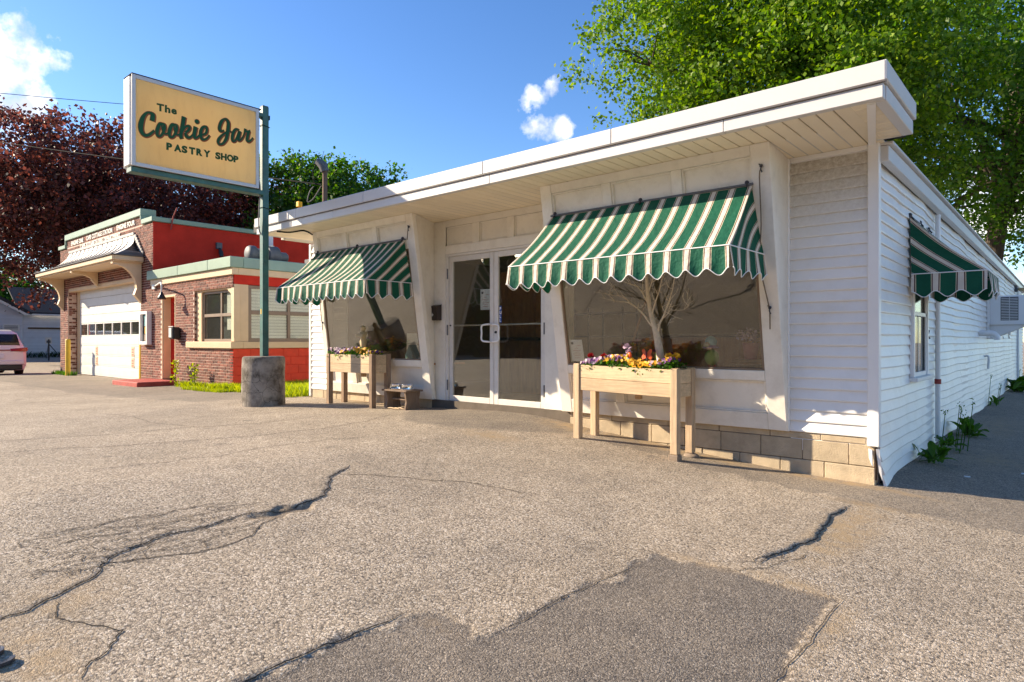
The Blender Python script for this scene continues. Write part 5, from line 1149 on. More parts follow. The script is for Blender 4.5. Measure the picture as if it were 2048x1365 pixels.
Fp('canopy_fascia', B(-25.72, -18.05, Y0 - .80, Y0 - .745, 3.13, 3.262, .012), 'cream'); Fp('canopy_fascia', B(-18.10, -18.048, Y0 - .744, Y0 - .02, 3.13, 3.262, .012), 'cream'); Fp('canopy_fascia', B(-25.72, -25.67, Y0 - .744, Y0 - .02, 3.13, 3.262, .012), 'cream')
Fp('canopy_edge', B(-25.76, -18.01, Y0 - .84, Y0 - .02, 3.2625, 3.285, .004), 'zinc_dark')
Fp('canopy_soffit', B(-25.66, -18.11, Y0 - .744, Y0 - .02, 3.10, 3.129, .0), 'cream')
Fp('header', B(-25.05, -18.35, Y0 + .02, Y0 + .30, 2.64, 2.745, .006), 'cream')
for x in (-25.62, -22.0, -18.36):
    n_ = 12; A_ = []; drop = 1.0 if x != -22.0 else .35
    for i in range(n_ + 1): th = math.pi / 2 * i / n_; A_.append((Y0 - .70 + .56 * math.sin(th), 3.10 - .08 - (.62 * drop) * (1 - math.cos(th))))
    poly = [(Y0 - .74, 3.10), (Y0 - .74, 3.04)] + A_ + [(Y0 - .20, 3.0 - 1.0 * drop + .22), (Y0 - .12, 3.0 - 1.0 * drop + .12), (Y0 - .02, 3.0 - 1.0 * drop), (Y0 - .02, 3.10)]
    MB().prism([(x, a, c) for a, c in poly], (.15, 0, 0)).build('bracket', 'cream', fs_)
# garage door: separate sections, one glazed
YG = Y0 + .28
zs_ = [-.21, .12, .45, .78, 1.10, 1.545, 1.82, 2.10, 2.38, 2.645]
for k, (a, c) in enumerate(zip(zs_, zs_[1:])):
    if k == 4:
        w = (24.75 - 18.35) / 8; d = MB(); d.box(-24.78, -18.34, YG, YG + .04, a + .002, a + .04); d.box(-24.78, -18.34, YG, YG + .04, c - .04, c - .002)
        for i in range(9): xx = -24.75 + i * w; d.box(xx - .035, xx + .035, YG + .0005, YG + .04, a + .0405, c - .0405)
        s_ = Fp('garage_section', d, 'garage')
        for i in range(8): B(-24.75 + i * w + .03, -24.75 + (i + 1) * w - .03, YG + .02, YG + .026, a + .04, c - .04, 0).build('pane', 'pane_glass', s_)
    else:
        d = MB(); d.box(-24.78, -18.34, YG, YG + .04, a + .003, c - .003, .008)
        if c - a > .3: d.box(-24.76, -18.36, YG - .006, YG, (a + c) / 2 - .10, (a + c) / 2 + .10, .005)
        s_ = Fp('garage_section', d, 'garage')
        if k in (2, 1):
            for x in (-23.0, -19.75):
                MB().box(x - .11, x + .11, YG - .013, YG - .007, a + .03, c - .02, 0).build('plate', 'cream', s_)
                pr = MB(); [pr.box(x - .07, x + .07, YG - .0155, YG - .0135, a + .06 + q * .075, a + .10 + q * .075, 0) for q in range(3)]; pr.build('plate_print', 'print_red', s_)
Fp('room_behind', B(-24.8, -18.3, YG + .3, YG + .32, -.3, 2.7, 0), 'dark_room')
Fp('jamb', B(-25.05, -24.79, YG - .02, YG + .1, -.25, 2.639, .006), 'cream'); Fp('jamb', B(-18.338, -18.332, YG - .1, YG + .1, -.25, 2.639, 0), 'cream')
# annex: roof edge, window band, sill, red block base
for q in ((-17.62, -15.6), (-15.597, -13.9), (-13.897, -12.74)): Fp('cornice', B(q[0], q[1], Y0 - .10, Y0 + .2, 2.585, 2.83, .012), 'mint')
for q in ((Y0 + .201, 2.4), (2.403, 5.2)): Fp('cornice', B(-13.0, -12.741, q[0], q[1], 2.585, 2.828, .012), 'mint_shade')
Fp('annex_roof', B(-17.45, -12.95, Y0 + .1, 5.1, 2.6, 2.78, 0), 'roofing')
Fp('frieze', B(-17.50, -12.78, Y0 - .045, Y0 + .1, 2.43, 2.584, .006), 'cream'); Fp('frieze', B(-12.95, -12.781, Y0 + .101, 5.1, 2.431, 2.584, .006), 'cream')
Fp('red_band', B(-13.0, -12.815, Y0 + .02, 5.08, 2.222, 2.43, .003), 'red_paint')
Fp('annex_rear', B(-17.4, -12.84, 5.0, 5.1, -.4, 2.6, 0), 'red_paint'); Fp('annex_core', B(-17.4, -12.95, 1.2, 1.25, -.4, 2.5, 0), 'dark_room')
for k in range(5):
    z = -.235 + k * .201; y = Y0 + .004 - (.2 if k % 2 else 0)
    while y < 5.0:
        a, c = max(y, Y0 + .004), min(y + .402, 5.05)
        if c - a > .05: Fp('concrete_block', B(-13.0, -12.825 + random.uniform(-.002, .002), a + .003, c - .003, z + .003, z + .198, .005), 'red_block')
        y += .402
Fp('block_mortar', B(-13.1, -12.834, Y0 + .02, 5.04, -.5, .765, 0), 'red_paint')
Fp('sill', B(-15.18, -12.765, Y0 - .07, Y0 + .2, .772, .925, .01), 'cream'); Fp('sill', B(-13.0, -12.766, Y0 + .201, 5.1, .772, .924, .01), 'cream')
Fp('corner_post', B(-12.96, -12.82, Y0 + .02, Y0 + .16, .926, 2.22, .006), 'cream'); Fp('corner_post', B(-12.95, -12.83, Y0 + .161, Y0 + .36, .926, 2.22, .006), 'cream')
b = MB(); b.prism([(-12.975, Y0 + .03, 1.88), (-12.962, Y0 + .03, 1.88), (-12.962, Y0 + .03, 2.18), (-13.2, Y0 + .03, 2.18), (-13.12, Y0 + .03, 2.08), (-13.0, Y0 + .03, 2.02)], (0, .08, 0)); Fp('bracket', b, 'cream')
wj = MB(); wj.box(-14.86, -14.58, Y0 + .06, Y0 + .20, .926, 2.175); wj.box(-14.579, -12.961, Y0 + .05, Y0 + .20, 2.12, 2.175); Fp('window_jamb', wj, 'cream')
def win(nm, F, a0, a1, z0, z1, cols, mt_back, fw=.05):
    """F(a, d, z): a along the wall, d outward"""
    f = MB(); n = len(cols) - 1
    f.box(a0, a1, -.05, 0, z0, z0 + fw, .004, F); f.box(a0, a1, -.05, 0, z1 - fw, z1, .004, F)
    for c in cols: f.box(c - fw / 2, c + fw / 2, -.049, .002, z0 + fw + .0005, z1 - fw - .0005, .004, F)
    zm = z0 + (z1 - z0) * .52; 
    for c0, c1 in zip(cols, cols[1:]): f.box(c0 + fw / 2 + .0005, c1 - fw / 2 - .0005, -.048, .001, zm - fw * .6, zm + fw * .6, .004, F)
    w = Fp(nm, f, 'taupe')
    for c0, c1 in zip(cols, cols[1:]):
        for za, zb in ((z0 + fw, zm - fw * .6), (zm + fw * .6, z1 - fw)):
            MB().box(c0 + fw / 2, c1 - fw / 2, -.03, -.025, za, zb, 0, F).build('pane', 'pane_glass', w)
    if mt_back == 'blind':
        z = z0 + fw; 
        while z < z1 - fw: MB().box(a0 + .03, a1 - .03, -.060, -.055, z + .004, min(z + .066, z1 - .03), .001, F).build('blind_slat', 'blind', w); z += .072
        MB().box(a0 + .02, a1 - .02, -.075, -.07, z0 + .02, z1 - .02, 0, F).build('blind_back', 'blind_gap', w)
    else: MB().box(a0 + .02, a1 - .02, -.25, -.24, z0, z1, 0, F).build('shade', mt_back, w)
    return w
w1 = win('window', lambda a, d, z: (a, Y0 + .10 - d, z), -14.575, -12.965, .928, 2.118, [-14.54, -13.62, -12.99], 'dark_room', .06)
MB().box(-13.45, -13.05, Y0 + .16, Y0 + .165, 1.2, 2.1, 0).build('curtain', 'blind', w1)
win('window', lambda a, d, z: (-12.845 + d, a, z), Y0 + .365, 5.0, .928, 2.215, [Y0 + .40, 1.705, 2.72, 3.8, 4.96], 'blind', .075)
# door of the annex
dj = MB(); dj.box(-16.84, -16.80, Y0 - .005, Y0 + .22, -.05, 2.125); dj.box(-16.0, -15.96, Y0 - .005, Y0 + .22, -.05, 2.125); dj.box(-16.799, -16.001, Y0 - .004, Y0 + .22, 2.08, 2.124); Fp('door_frame', dj, 'cream')
Fp('door_reveal', B(-16.799, -16.775, Y0 + .02, Y0 + .22, -.05, 2.079, .003), 'cream')
dd = MB(); dd.box(-16.774, -16.001, Y0 + .20, Y0 + .24, -.05, .95); dd.box(-16.774, -16.62, Y0 + .2, Y0 + .24, .9505, 2.075); dd.box(-16.14, -16.001, Y0 + .2, Y0 + .24, .9505, 2.075); dd.box(-16.619, -16.141, Y0 + .2, Y0 + .24, 1.95, 2.075); dor = Fp('door', dd, 'red_paint')
B(-16.62, -16.14, Y0 + .215, Y0 + .222, .95, 1.95, 0).build('pane', 'pane_glass', dor); B(-16.7, -16.05, Y0 + .30, Y0 + .31, -.05, 2.07, 0).build('shade', 'dark_room', dor)
o = B(-17.62, -15.86, -.60, Y0 - .002, -.30, -.075, .02).build('entry_step', 'red_step'); tag(o, 'worn red painted concrete step before the brick station door', 'step')
# things fixed to the station
t = thing('notice_case', 'narrow white glazed notice case on the brick beside the garage door', 'notice case', (-17.8, Y0, .82))
f = MB(); 
for q in ((-18.08, -18.0, .84, 1.75), (-17.60, -17.52, .84, 1.75), (-17.999, -17.601, .84, .93), (-17.999, -17.601, 1.67, 1.75)): f.box(q[0], q[1], Y0 - .13, Y0 - .005, q[2], q[3])
f.build('frame', 'vinyl_trim', t); B(-18.0, -17.6, Y0 - .06, Y0 - .05, .93, 1.67, 0).build('back', 'dark_room', t)
for q, mt in (((-17.95, -17.72, 1.35, 1.64), 'toy_teal'), ((-17.85, -17.63, 1.14, 1.33), 'flower_yellow'), ((-17.95, -17.68, .95, 1.12), 'stone'), ((-17.96, -17.87, 1.36, 1.6), 'paper')): B(q[0], q[1], Y0 - .064, Y0 - .061, q[2], q[3], 0).build('poster', mt, t)
t = thing('gooseneck_lamp', 'black gooseneck lamp over the brick station entry', 'lamp', (-17.2, Y0, 2.4))
MB().tube(bez([(-17.3, Y0 - .03, 2.40), (-16.8, Y0 - .12, 2.42), (-16.2, Y0 - .28, 2.42), (-15.98, Y0 - .33, 2.38), (-15.94, Y0 - .34, 2.25), (-15.94, Y0 - .34, 2.16)], 6), .022, 8).build('arm', 'zinc', t)
MB().lathe([(.03, 2.17), (.045, 2.12), (.09, 2.04), (.10, 1.99), (.085, 1.99)], (-15.94, Y0 - .34, 0), 16).build('shade', 'black_metal', t); B(-17.4, -17.2, Y0 - .05, Y0 - .002, 2.33, 2.45).build('mount', 'zinc', t)
t = thing('mailbox', 'black mailbox with a pale front on the brick near the red door', 'mailbox', (-15.75, Y0, 1.1))
B(-15.88, -15.62, Y0 - .20, Y0 - .003, .985, 1.29, .03).build('body', 'black_metal', t); B(-15.90, -15.61, Y0 - .205, Y0 - .15, 1.291, 1.31, .006).build('lid', 'zinc', t); B(-15.86, -15.70, Y0 - .206, Y0 - .2005, 1.03, 1.27, .002).build('face', 'zinc', t)
t = thing('security_light', 'small grey security light on the red painted brick wall', 'light', (-17.45, 2.1, 3.6))
B(-17.454, -17.36, 2.02, 2.18, 3.62, 3.80, .01).build('box', 'galv', t); MB().tube([(-17.36, 2.1, 3.62), (-17.28, 2.1, 3.5), (-17.25, 2.1, 3.38)], [.04, .07, .06], 8).build('lamp', 'black_metal', t)
t = thing('roof_blower', 'grey round exhaust blower standing on the annex roof', 'blower', (-13.6, 1.4, 2.8))
MB().lathe([(.0, .95), (.16, .95), (.19, 1.0), (.19, 1.12), (.14, 1.16), (.14, 1.35), (.17, 1.36), (.17, 1.42)], (-13.4, 0, 3.02), 18, axis='y').build('inlet', 'galv', t)
MB().lathe([(.22, 1.42), (.23, 1.45), (.23, 1.66), (.22, 1.69)], (-13.4, 0, 3.02), 20, axis='y').build('housing', 'galv', t)
MB().lathe([(.12, 1.691), (.13, 1.72), (.13, 1.92), (.10, 1.96)], (-13.4, 0, 3.0), 16, axis='y').build('motor', 'galv', t)
MB().lathe([(.09, 3.22), (.12, 3.25), (.09, 3.26), (.09, 3.55)], (-13.4, 1.5, 0), 14).build('stack', 'zinc', t)
for y in (1.0, 1.3, 1.6, 1.85): B(-13.5, -13.3, y, y + .04, 2.78, 2.86).build('foot', 'galv', t)
o = B(-13.35, -13.1, 2.42, 2.62, 2.79, 3.0, .01).build('roof_box', 'galv'); tag(o, 'small grey electrical box on the annex roof edge', 'box')
t = thing('rebar_bracket', 'bent red iron bracket sticking up from the station parapet', 'bracket', (-17.3, .8, 4.3)); MB().tube([(-17.34, .75, 4.0), (-17.33, .8, 4.35), (-17.32, .9, 4.62)], .02, 6).build('rod', 'red_step', t)
for (x, y, h), lb in (((-24.19, .10, 1.0), 'yellow steel bollard by the garage door, on the far pier side'), ((-18.45, .40, 1.05), 'yellow post mostly hidden by the brick corner beside the garage door')):
    tag(MB().lathe([(.075, -.4), (.075, h - .03), (.06, h), (0, h + .01)], (x, y, 0), 16, cap=False).build('bollard', 'yellow_paint'), lb, 'bollard', 'yellow bollards at the garage door')

# ------------------------------------------------------------------ white building and car far off beside the station
hs = thing('white_house', 'long white clapboard building with a dark shingle roof beyond the car', 'house', (-60, 4, -.4))
b = MB(); b.box(-66, -60, 6.3, 30, -.8, 3.05, 0); b.prism([(-59.9, -10, -.8), (-59.9, 6.3, -.8), (-59.9, 6.3, 3.1), (-59.9, -1.8, 8.0), (-59.9, -10, 3.1)], (-8, 0, 0)); b.build('wall', 'house_siding', hs)
MB().prism([(-59.7, 6.0, 3.06), (-59.7, 30.3, 3.06), (-63.5, 30.3, 5.2), (-63.5, 6.0, 5.2)], (0, 0, .12)).build('roof', 'shingle', hs)
MB().prism([(-59.6, 6.7, 2.98), (-59.6, -1.8, 8.12), (-59.6, -1.8, 8.3), (-59.6, 6.9, 3.1)], (-8.5, 0, 0)).build('roof', 'shingle', hs)
MB().box(-59.72, -59.6, 6.3, 30.3, 2.92, 3.06, .01).build('gutter', 'vinyl_trim', hs); MB().prism([(-59.62, 6.6, 2.98), (-59.62, -1.8, 8.05), (-59.62, -1.8, 7.85), (-59.62, 6.4, 2.9)], (.08, 0, 0)).build('rake_board', 'vinyl_trim', hs)
for k in range(26):
    z = -.4 + k * .128
    if z > 2.85: break
    MB().prism([(-59.995, 6.32, z), (-59.945, 6.32, z), (-59.99, 6.32, z + .125)], (0, 23.6, 0)).build('clapboard', 'house_siding', hs)
    MB().prism([(-59.895, -9.9, z), (-59.845, -9.9, z), (-59.89, -9.9, z + .125)], (0, 16.1, 0)).build('clapboard', 'house_siding', hs)
B(-59.94, -59.88, 6.6, 20, 1.88, 2.0).build('guard_rail', 'oak_dark', hs)
t = thing('wall_sign', 'small pale lettered board on the gable of the white building', 'sign', (-59.8, 5.6, 2.0)); B(-59.82, -59.78, 5.0, 6.05, 1.75, 2.2).build('board', 'garage', t)
for k in range(3): B(-59.779, -59.77, 5.1, 5.95, 1.84 + k * .11, 1.89 + k * .11, 0).build('print', 'print_dark', t)
t = thing('parking_sign', 'small white parking sign on a leaning post in front of the white building', 'sign', (-56, 7.0, -.4)); MB().tube([(-56, 6.85, -.5), (-56, 7.05, 1.0)], .03, 6).build('post', 'galv', t); B(-55.97, -55.93, 6.8, 7.2, .72, 1.2).build('plate', 'garage', t); B(-55.929, -55.92, 6.87, 7.13, .80, .98, 0).build('print', 'print_dark', t)
t = thing('fence_post', 'thin dark post standing between the car and the white building', 'post', (-50, 5.6, -.4)); MB().tube([(-50, 5.62, -.5), (-50, 5.62, 1.05)], .05, 6).build('post', 'black_metal', t); MB().tube([(-50, 5.62, .75), (-49.6, 6.3, -.3)], .03, 5).build('brace', 'black_metal', t)
# minivan seen from its rear corner
car = thing('minivan', 'white minivan parked facing away, half out of frame', 'car', (-29.5, -1.3, -.35))
zc = -.36; yc = -1.22; hw = .97
sec = []   # (x, half width, [z levels]) rear at x=-27.9, front at -32.8
def body_section(x, w, zb, zw, zr, wr):
    return [(x, yc - w * .92, zc + zb), (x, yc - w, zc + zb + .18), (x, yc - w, zc + zw - .1), (x, yc - w * .97, zc + zw), (x, yc - wr, zc + zr - .08), (x, yc - wr * .8, zc + zr), (x, yc + wr * .8, zc + zr), (x, yc + wr, zc + zr - .08), (x, yc + w * .97, zc + zw), (x, yc + w, zc + zw - .1), (x, yc + w, zc + zb + .18), (x, yc + w * .92, zc + zb)]
S_ = [body_section(*q) for q in ((-27.72, .84, .34, .88, .92, .78), (-27.78, .93, .25, .98, 1.12, .80), (-27.95, .97, .22, 1.0, 1.45, .76), (-28.2, .98, .22, 1.0, 1.66, .74), (-28.6, .98, .22, 1.0, 1.72, .75), (-30.2, .98, .22, .98, 1.74, .75), (-31.0, .98, .22, .97, 1.66, .73), (-31.7, .97, .22, .98, 1.12, .72), (-32.4, .93, .24, .86, .94, .68), (-32.75, .82, .3, .70, .74, .6))]
b = MB(); vs = [p for s in S_ for p in s]; n_ = 12
b.add(vs, [(i * n_ + k, i * n_ + (k + 1) % n_, (i + 1) * n_ + (k + 1) % n_, (i + 1) * n_ + k)[::-1] for i in range(len(S_) - 1) for k in range(n_)], smooth=False); b.add(S_[0], [tuple(range(n_))]); b.add(S_[-1], [tuple(range(n_))[::-1]])
body = b.build('body', 'car_white', car)
MB().prism([(-27.84, yc - .74, zc + 1.12), (-27.84, yc + .74, zc + 1.12), (-28.02, yc + .68, zc + 1.52), (-28.02, yc - .68, zc + 1.52)], (.05, 0, .03)).build('rear_window', 'car_glass', car)
MB().prism([(-28.35, yc + .985, zc + 1.06), (-30.9, yc + .985, zc + 1.06), (-30.7, yc + .80, zc + 1.52), (-28.5, yc + .80, zc + 1.54)], (0, .02, .0)).build('side_window', 'car_glass', car)
for s in (-1, 1): MB().prism([(-27.70, yc + s * .95, zc + .92), (-27.70, yc + s * .45, zc + .93), (-27.75, yc + s * .45, zc + 1.02), (-27.75, yc + s * .95, zc + 1.06)], (-.1, s * .04, 0)).build('tail_light', 'tail_red', car)
B(-27.72, -27.69, yc - .44, yc + .44, zc + .95, zc + .99, .004).build('light_bar', 'tail_red', car)
B(-27.80, -27.64, yc - .86, yc + .86, zc + .44, zc + .60, .03).build('bumper', 'car_white', car); B(-27.86, -27.66, yc - .80, yc + .80, zc + .26, zc + .438, .02).build('bumper_skirt', 'black_metal', car)
B(-27.70, -27.66, yc - .26, yc + .26, zc + .68, zc + .82, .005).build('number_plate', 'paper', car)
for x in (-28.75, -31.7):
    for s in (-1, 1):
        w = MB().lathe([(.0, -.10), (.30, -.10), (.335, -.06), (.335, .06), (.30, .10), (.0, .10)], (x, yc + s * .90, zc + .335), 24, axis='y', cap=False).build('wheel', 'tyre', car); MB().lathe([(.21, -.012), (.21, .0), (.05, .012)], (x, yc + s * 1.005, zc + .335), 16, axis='y').build('rim', 'alu', w)
B(-30.95, -30.80, yc + 1.0, yc + 1.22, zc + 1.05, zc + 1.24, .03).build('mirror', 'black_metal', car)
# ------------------------------------------------------------------ service mast and overhead wires
t = thing('service_mast', 'brown service mast with a weather head rising above the flat roof', 'mast', (-8.74, .05, 2.9))
MB().tube([(-8.74, .05, 2.89), (-8.74, .05, 3.98)], .045, 10).build('pipe', 'weathered_pole', t)
MB().tube([(-8.74, .05, 3.97), (-8.76, .02, 4.08), (-8.84, -.04, 4.16)], [.075, .085, .06], 10).build('weather_head', 'galv', t)
MB().tube(bez([(-8.84, -.05, 4.12), (-8.92, -.08, 3.95), (-8.9, -.06, 3.78), (-8.80, .0, 3.72)], 5), .010, 6).build('lead', 'cable', t)
MB().tube(bez([(-8.80, .02, 3.72), (-8.95, -.05, 3.50), (-9.06, -.1, 3.45), (-9.03, -.08, 3.62), (-8.96, -.04, 3.72)], 6), .010, 6).build('loop', 'cable_grey', t)
B(-9.25, -9.16, -.22, -.14, 3.36, 3.46, .01).build('tag_plate', 'flower_yellow', t); MB().tube([(-9.2, -.18, 3.45), (-9.18, -.16, 3.70)], .004, 5).build('tag_wire', 'cable', t)
def wire(label, pts, r, sag):
    a, c = Vector(pts[0]), Vector(pts[1]); o = MB().tube([a + (c - a) * (i / 24) + Vector((0, 0, -sag * 4 * (i / 24) * (1 - i / 24))) for i in range(25)], r, 6).build('overhead_wire', 'cable'); tag(o, label, 'wire')
ce = lambda px, py, t_: (1.36 + t_ * (-math.sin(R(41.1)) + (px - 1024) / 1290 * math.cos(R(41.1))), -6.44 + t_ * (math.cos(R(41.1)) + (px - 1024) / 1290 * math.sin(R(41.1))), .94 + t_ * (682.5 - py) / 1290)
wire('twisted service wire running from the roof mast behind the sign toward the road', ((-8.80, .02, 3.74), ce(-150, 262, 34)), .012, .05)
wire('thin high wire crossing in front of the copper coloured tree', (ce(-150, 172, 31), ce(420, 222, 33)), .016, .05)
# ------------------------------------------------------------------ trees and plants
def make_tree(name, label, base, crown_c, crown_r, n_leaf, size, mat, bark, seed, trunk_r=.3, n_limb=9, clump=.9, lobes=26, hollow=.45, droop=0.0, up=.35):
    g = np.random.default_rng(seed); rd = random.Random(seed); t = thing(name, label, 'tree', base)
    bx_, by_, bz_ = base; C_ = np.array(crown_c); Rr = np.array(crown_r)
    top = Vector(crown_c) + Vector((0, 0, crown_r[2] * .35)); mid = Vector((bx_, by_, bz_)) * .55 + Vector(crown_c) * .45
    MB().tube([Vector(base) - Vector((0, 0, .4)), Vector(base) + Vector((0, 0, .5)), mid + Vector((rd.uniform(-.3, .3), rd.uniform(-.3, .3), 0)), Vector(crown_c), top], [trunk_r * 1.35, trunk_r, trunk_r * .8, trunk_r * .5, trunk_r * .2], 12).build('trunk', bark, t)
    # lobes of foliage, the limbs reach into them
    d = g.normal(size=(lobes, 3)); d[:, 2] = d[:, 2] * .8 + .12; d /= np.linalg.norm(d, axis=1)[:, None]
    cen = C_ + d * Rr * g.uniform(hollow, .86, lobes)[:, None]
    for i in range(min(n_limb, lobes)):
        p0 = Vector(base).lerp(Vector(crown_c), rd.uniform(.5, .95)); p3 = Vector(cen[i]); m1 = p0.lerp(p3, .4) + Vector((rd.uniform(-.5, .5), rd.uniform(-.5, .5), rd.uniform(-.2, .8)))
        L = MB().tube(bez([p0, m1, p0.lerp(p3, .75) + Vector((0, 0, .3)), p3], 4), [trunk_r * .42 * (1 - .85 * k / 12) for k in range(13)], 7).build('limb', bark, t)
        s = MB()
        for k in range(7):
            q = Vector(cen[i]) + Vector((rd.gauss(0, 1) * Rr[0] * .13, rd.gauss(0, 1) * Rr[1] * .13, rd.gauss(0, 1) * Rr[2] * .11)); s.tube([m1.lerp(p3, rd.random()), (m1.lerp(p3, .8) + q) / 2 + Vector((0, 0, .2)), q], [trunk_r * .12, trunk_r * .08, trunk_r * .03], 5)
        s.build('twigs', bark, L)
    # leaf clumps: many small tufts spread through every lobe, mostly towards its outside
    ncl = max(60, n_leaf // 55); li = g.integers(0, lobes, ncl); e = g.normal(size=(ncl, 3)); e /= np.linalg.norm(e, axis=1)[:, None]
    rl = Rr.mean() * g.uniform(.30, .46, lobes)
    cc = cen[li] + e * (rl[li] * g.uniform(.35, 1, ncl) ** .6)[:, None] * np.array((1, 1, .8))
    w = g.integers(0, ncl, n_leaf); pos = cc[w] + g.normal(size=(n_leaf, 3)) * np.array((1, 1, .7)) * clump * .36
    v, q = leaf_cloud(pos, size, up, droop, .7, seed + 1); np_mesh('crown', v, q, mat, t); return t
make_tree('maple_tree', 'bright green maple rising behind the shop roof, sunlit on its outer side', (-6.9, 17.6, -.3), (-6.9, 17.2, 10.2), (6.5, 6.4, 6.8), 125000, .16, 'leaf_maple', 'bark', 11, .34, 14, .80, 62, .42, .35)
make_tree('maple_tree', 'darker spreading maple behind the far end of the alley wall', (-2.2, 31.0, -.5), (-.6, 30.4, 11.5), (12.0, 10.0, 8.8), 120000, .20, 'leaf_maple_deep', 'bark', 12, .5, 18, 1.0, 74, .35, .3)
make_tree('maple_tree', 'small maple limb group low beside the alley eave', (4.2, 24.5, -.7), (3.6, 24.0, 8.2), (3.6, 3.6, 4.2), 22000, .17, 'leaf_maple_deep', 'bark', 13, .2, 8, .9, 18, .35, .3)
make_tree('copper_beech', 'large dark red copper beech behind the brick fire station', (-47.0, 7.2, -.4), (-46.2, 7.0, 8.6), (12.3, 11.0, 5.7), 90000, .24, 'leaf_beech', 'bark_dark', 14, .55, 18, 1.1, 80, .30, .15)
make_tree('copper_beech', 'dark red beech reaching past the sign, beyond the station', (-40.0, 14.2, -.3), (-39.5, 14.4, 6.6), (7.6, 7.4, 5.4), 42000, .22, 'leaf_beech', 'bark_dark', 15, .4, 12, 1.1, 34, .30, .15)
make_tree('leafy_tree', 'rounded green tree behind the roof mast', (-34.5, 18.2, -.3), (-35.8, 17.2, 7.6), (6.6, 6.4, 6.0), 60000, .26, 'leaf_green', 'bark_dark', 16, .34, 12, 1.0, 34, .30, .1)
make_tree('leafy_tree', 'low deep green tree between the sign and the copper beech', (-38.8, 19.6, -.3), (-38.5, 19.2, 5.4), (5.2, 5.0, 4.6), 22000, .33, 'leaf_green', 'bark_dark', 17, .3, 10, 1.0, 24, .30, .1)
make_tree('leafy_tree', 'bushy green tree far behind the white building', (-78, 6, -.4), (-78, 6, 4.4), (9, 9, 4.6), 16000, .55, 'leaf_green', 'bark_dark', 18, .3, 8, 1.4, 24, .30, .1)
# dark woods across the road behind the camera: what the upright door glass mirrors
g = np.random.default_rng(30); n = 60000
xs_ = g.uniform(-170, 45, n); lay = g.random(n); pos = np.stack([xs_, -34 - 9 * g.random(n) + 2 * np.sin(xs_ * .5), lay ** .8 * (8.5 + 2.6 * np.sin(xs_ * .33) + 1.6 * np.sin(xs_ * .9 + 1)) - .5], 1)
v, q = leaf_cloud(pos, 1.35, .2, 0, .85, 31); o = np_mesh('far_woods', v, q, 'leaf_dark', kind='stuff'); tag(o, 'dark woods standing on the other side of the road', 'woods')
# grass between the two buildings and along the station
def grass(name, label, areas, n, h, seed, mat='leaf_lime'):
    g = np.random.default_rng(seed); V_ = []; Q_ = []; off = 0; wts = np.array([(a[1] - a[0]) * (a[3] - a[2]) for a in areas]); pick = g.choice(len(areas), n, p=wts / wts.sum())
    for i in range(n):
        a = areas[pick[i]]; x = g.uniform(a[0], a[1]); y = g.uniform(a[2], a[3])
        z = float(np.interp(x, TX, TZ)) - .01; hh = h * g.uniform(.4, 1.1) * (1 if len(a) < 5 else a[4]); th = g.uniform(0, 6.28); w = .006 + .004 * g.random(); dx, dy = math.cos(th), math.sin(th); l = g.uniform(.1, .7) * hh
        V_ += [(x - dy * w, y + dx * w, z), (x + dy * w, y - dx * w, z), (x + dx * l * .4 + dy * w * .7, y + dy * l * .4 - dx * w * .7, z + hh * .6), (x + dx * l, y + dy * l, z + hh)]
    o = np_mesh(name, np.array(V_), np.arange(4 * n).reshape(n, 4), mat, kind='stuff'); return tag(o, label, 'grass')
grass('grass', 'sunlit tuft grass growing in the gap between the two buildings', [(-12.8, -9.2, .0, 3.4), (-11.0, -9.25, -.35, .2, .7), (-13.4, -12.5, -.1, .5)], 15000, .20, 1)
grass('grass', 'thin weedy grass along the foot of the station brick', [(-15.3, -12.6, .05, .30), (-14.2, -12.2, -.25, .1, .6)], 2600, .17, 2)
grass('grass', 'small tufts at the bollard and the far pier foot', [(-26.1, -23.9, .05, .32)], 500, .16, 3, 'leaf_weed')
grass('grass', 'dark grass strip under the white building wall', [(-59.6, -58.9, -8, 20)], 3500, .5, 4, 'leaf_dark')
# stalky yellow weeds in front of the annex
def stalk(label, x, y, h, seed):
    t = thing('stalky_weed', label, 'weed', (x, y, gz(x)), 'yellow green weeds at the station wall'); g = random.Random(seed); z0 = gz(x); s = MB()
    s.tube([(x, y, z0 - .02), (x + .02, y, z0 + h * .5), (x + .03, y - .01, z0 + h)], [.010, .008, .004], 6); s.build('stem', 'leaf_weed', t)
    pos = []
    for k in range(120): f = g.random() ** .8; pos.append((x + g.gauss(0, .04) + .03 * f, y + g.gauss(0, .04), z0 + .05 + h * f * .97))
    v, q = leaf_cloud(np.array(pos), .085, .2, -.4, .42, seed); np_mesh('leaves', v, q, 'leaf_lime', t)
stalk('yellow green stalky weed on the brick nearer the red step', -15.45, .12, .60, 1); stalk('yellow green stalky weed on the brick nearer the annex corner', -14.3, .10, .52, 2)
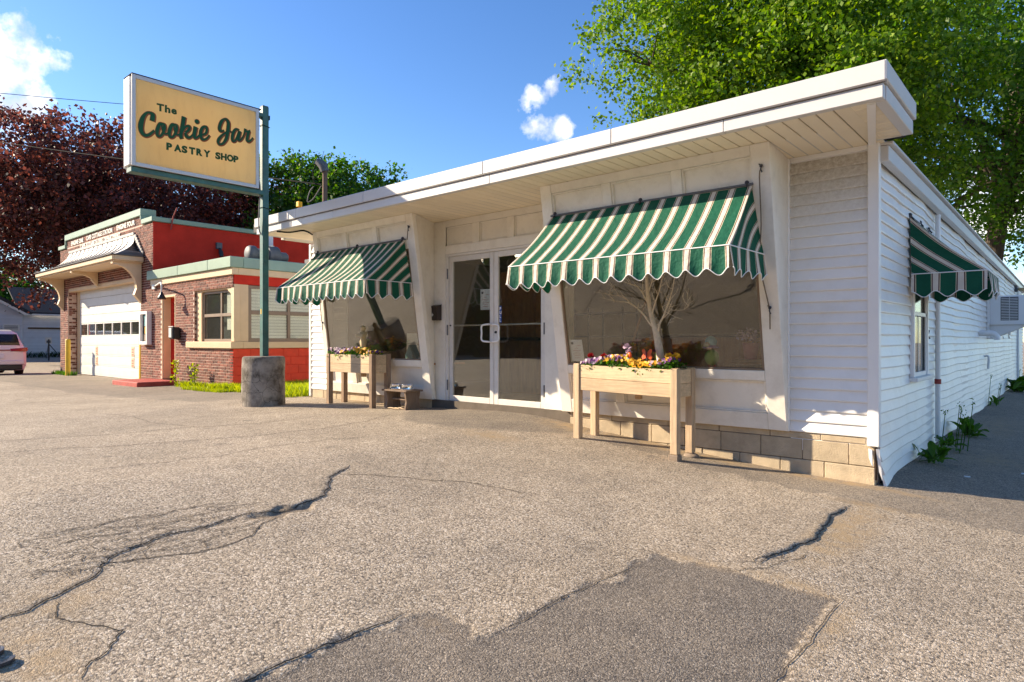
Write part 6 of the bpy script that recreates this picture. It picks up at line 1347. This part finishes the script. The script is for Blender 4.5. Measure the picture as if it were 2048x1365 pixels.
# broad leaved weeds against the alley wall: every leaf its own part
def leaf_blade(L, W):
    vs = []; n_ = 6
    for i in range(n_ + 1):
        s = i / n_; w = W * math.sin(math.pi * min(1, s * .92 + .06)) ** .8 * (1 + .18 * math.sin(s * 19)); z = L * (.62 * s - .55 * s * s); x = L * s * (1 - .12 * s)
        vs += [(x, -w / 2, z + .10 * w), (x, 0, z), (x, w / 2, z + .10 * w)]
    me = bpy.data.meshes.new('leaf'); me.from_pydata(vs, [], [f for i in range(n_) for f in ((3 * i, 3 * i + 3, 3 * i + 4, 3 * i + 1), (3 * i + 1, 3 * i + 4, 3 * i + 5, 3 * i + 2))]); me.materials.append(MATS['leaf_weed']); return me
LB = [leaf_blade(.24, .075), leaf_blade(.17, .06)]
def dock(label, x, y, r, n_, seed, stalks=0):
    z = gz(x) - .12 * min(1, max(0, y) / 3); z = gh(x, y); t = thing('dock_weed', label, 'weed', (x, y, z), 'weeds along the alley wall'); g = random.Random(seed)
    for k in range(n_):
        o = bpy.data.objects.new('leaf', LB[k % 2]); col.objects.link(o); o.parent = t
        o.location = (g.gauss(0, .3) * r, g.gauss(0, .5) * r, g.uniform(0, .10)); o.rotation_euler = (g.uniform(-.5, .5), g.uniform(-1.15, .15), g.uniform(0, 6.28)); s = g.uniform(.6, 1.25) * r / .2; o.scale = (s, s, s)
    for k in range(stalks):
        a = g.uniform(-.4, .4); h = g.uniform(.35, .62); p = Vector((x + g.gauss(0, .08), y + g.gauss(0, .15), z)); s = MB().tube([p, p + Vector((.03, a * .3 * h, h * .6)), p + Vector((.05, a * .7 * h, h))], [.006, .005, .003], 5)
        v, q = leaf_cloud(np.array([p + Vector((.05, a * .7 * h, h)) + Vector((g.gauss(0, .012), g.gauss(0, .012), g.gauss(0, .03))) for _ in range(14)]), .03, .2, 0, .5, seed + k); s.build('stalk', 'leaf_weed', t)
        np_mesh('seed_head', v, q, 'leaf_weed', t)
dock('broad leaved weed nearest the front corner of the alley wall', .24, 1.65, .17, 34, 1)
dock('weed with tall seed stalks beside the drain pipe', .22, 2.75, .17, 26, 2, 6)
dock('broad leaved weed past the drain pipe on the alley wall', .26, 4.3, .20, 34, 3)
dock('scrappy thin weed farther down the alley wall', .18, 9.5, .15, 12, 4, 3)
dock('overgrown green weeds at the far end of the alley wall', .35, 14.5, .42, 44, 5, 5)
lt = MB()
for x, y in ((.55, 1.15), (.95, 1.9), (.75, 7.5)): lt.box(x, x + .05, y, y + .03, gh(x, y) + .002, gh(x, y) + .012, .002)
tag(lt.build('litter', 'paper', kind='stuff'), 'specks of white litter lying in the shaded alley', 'litter')
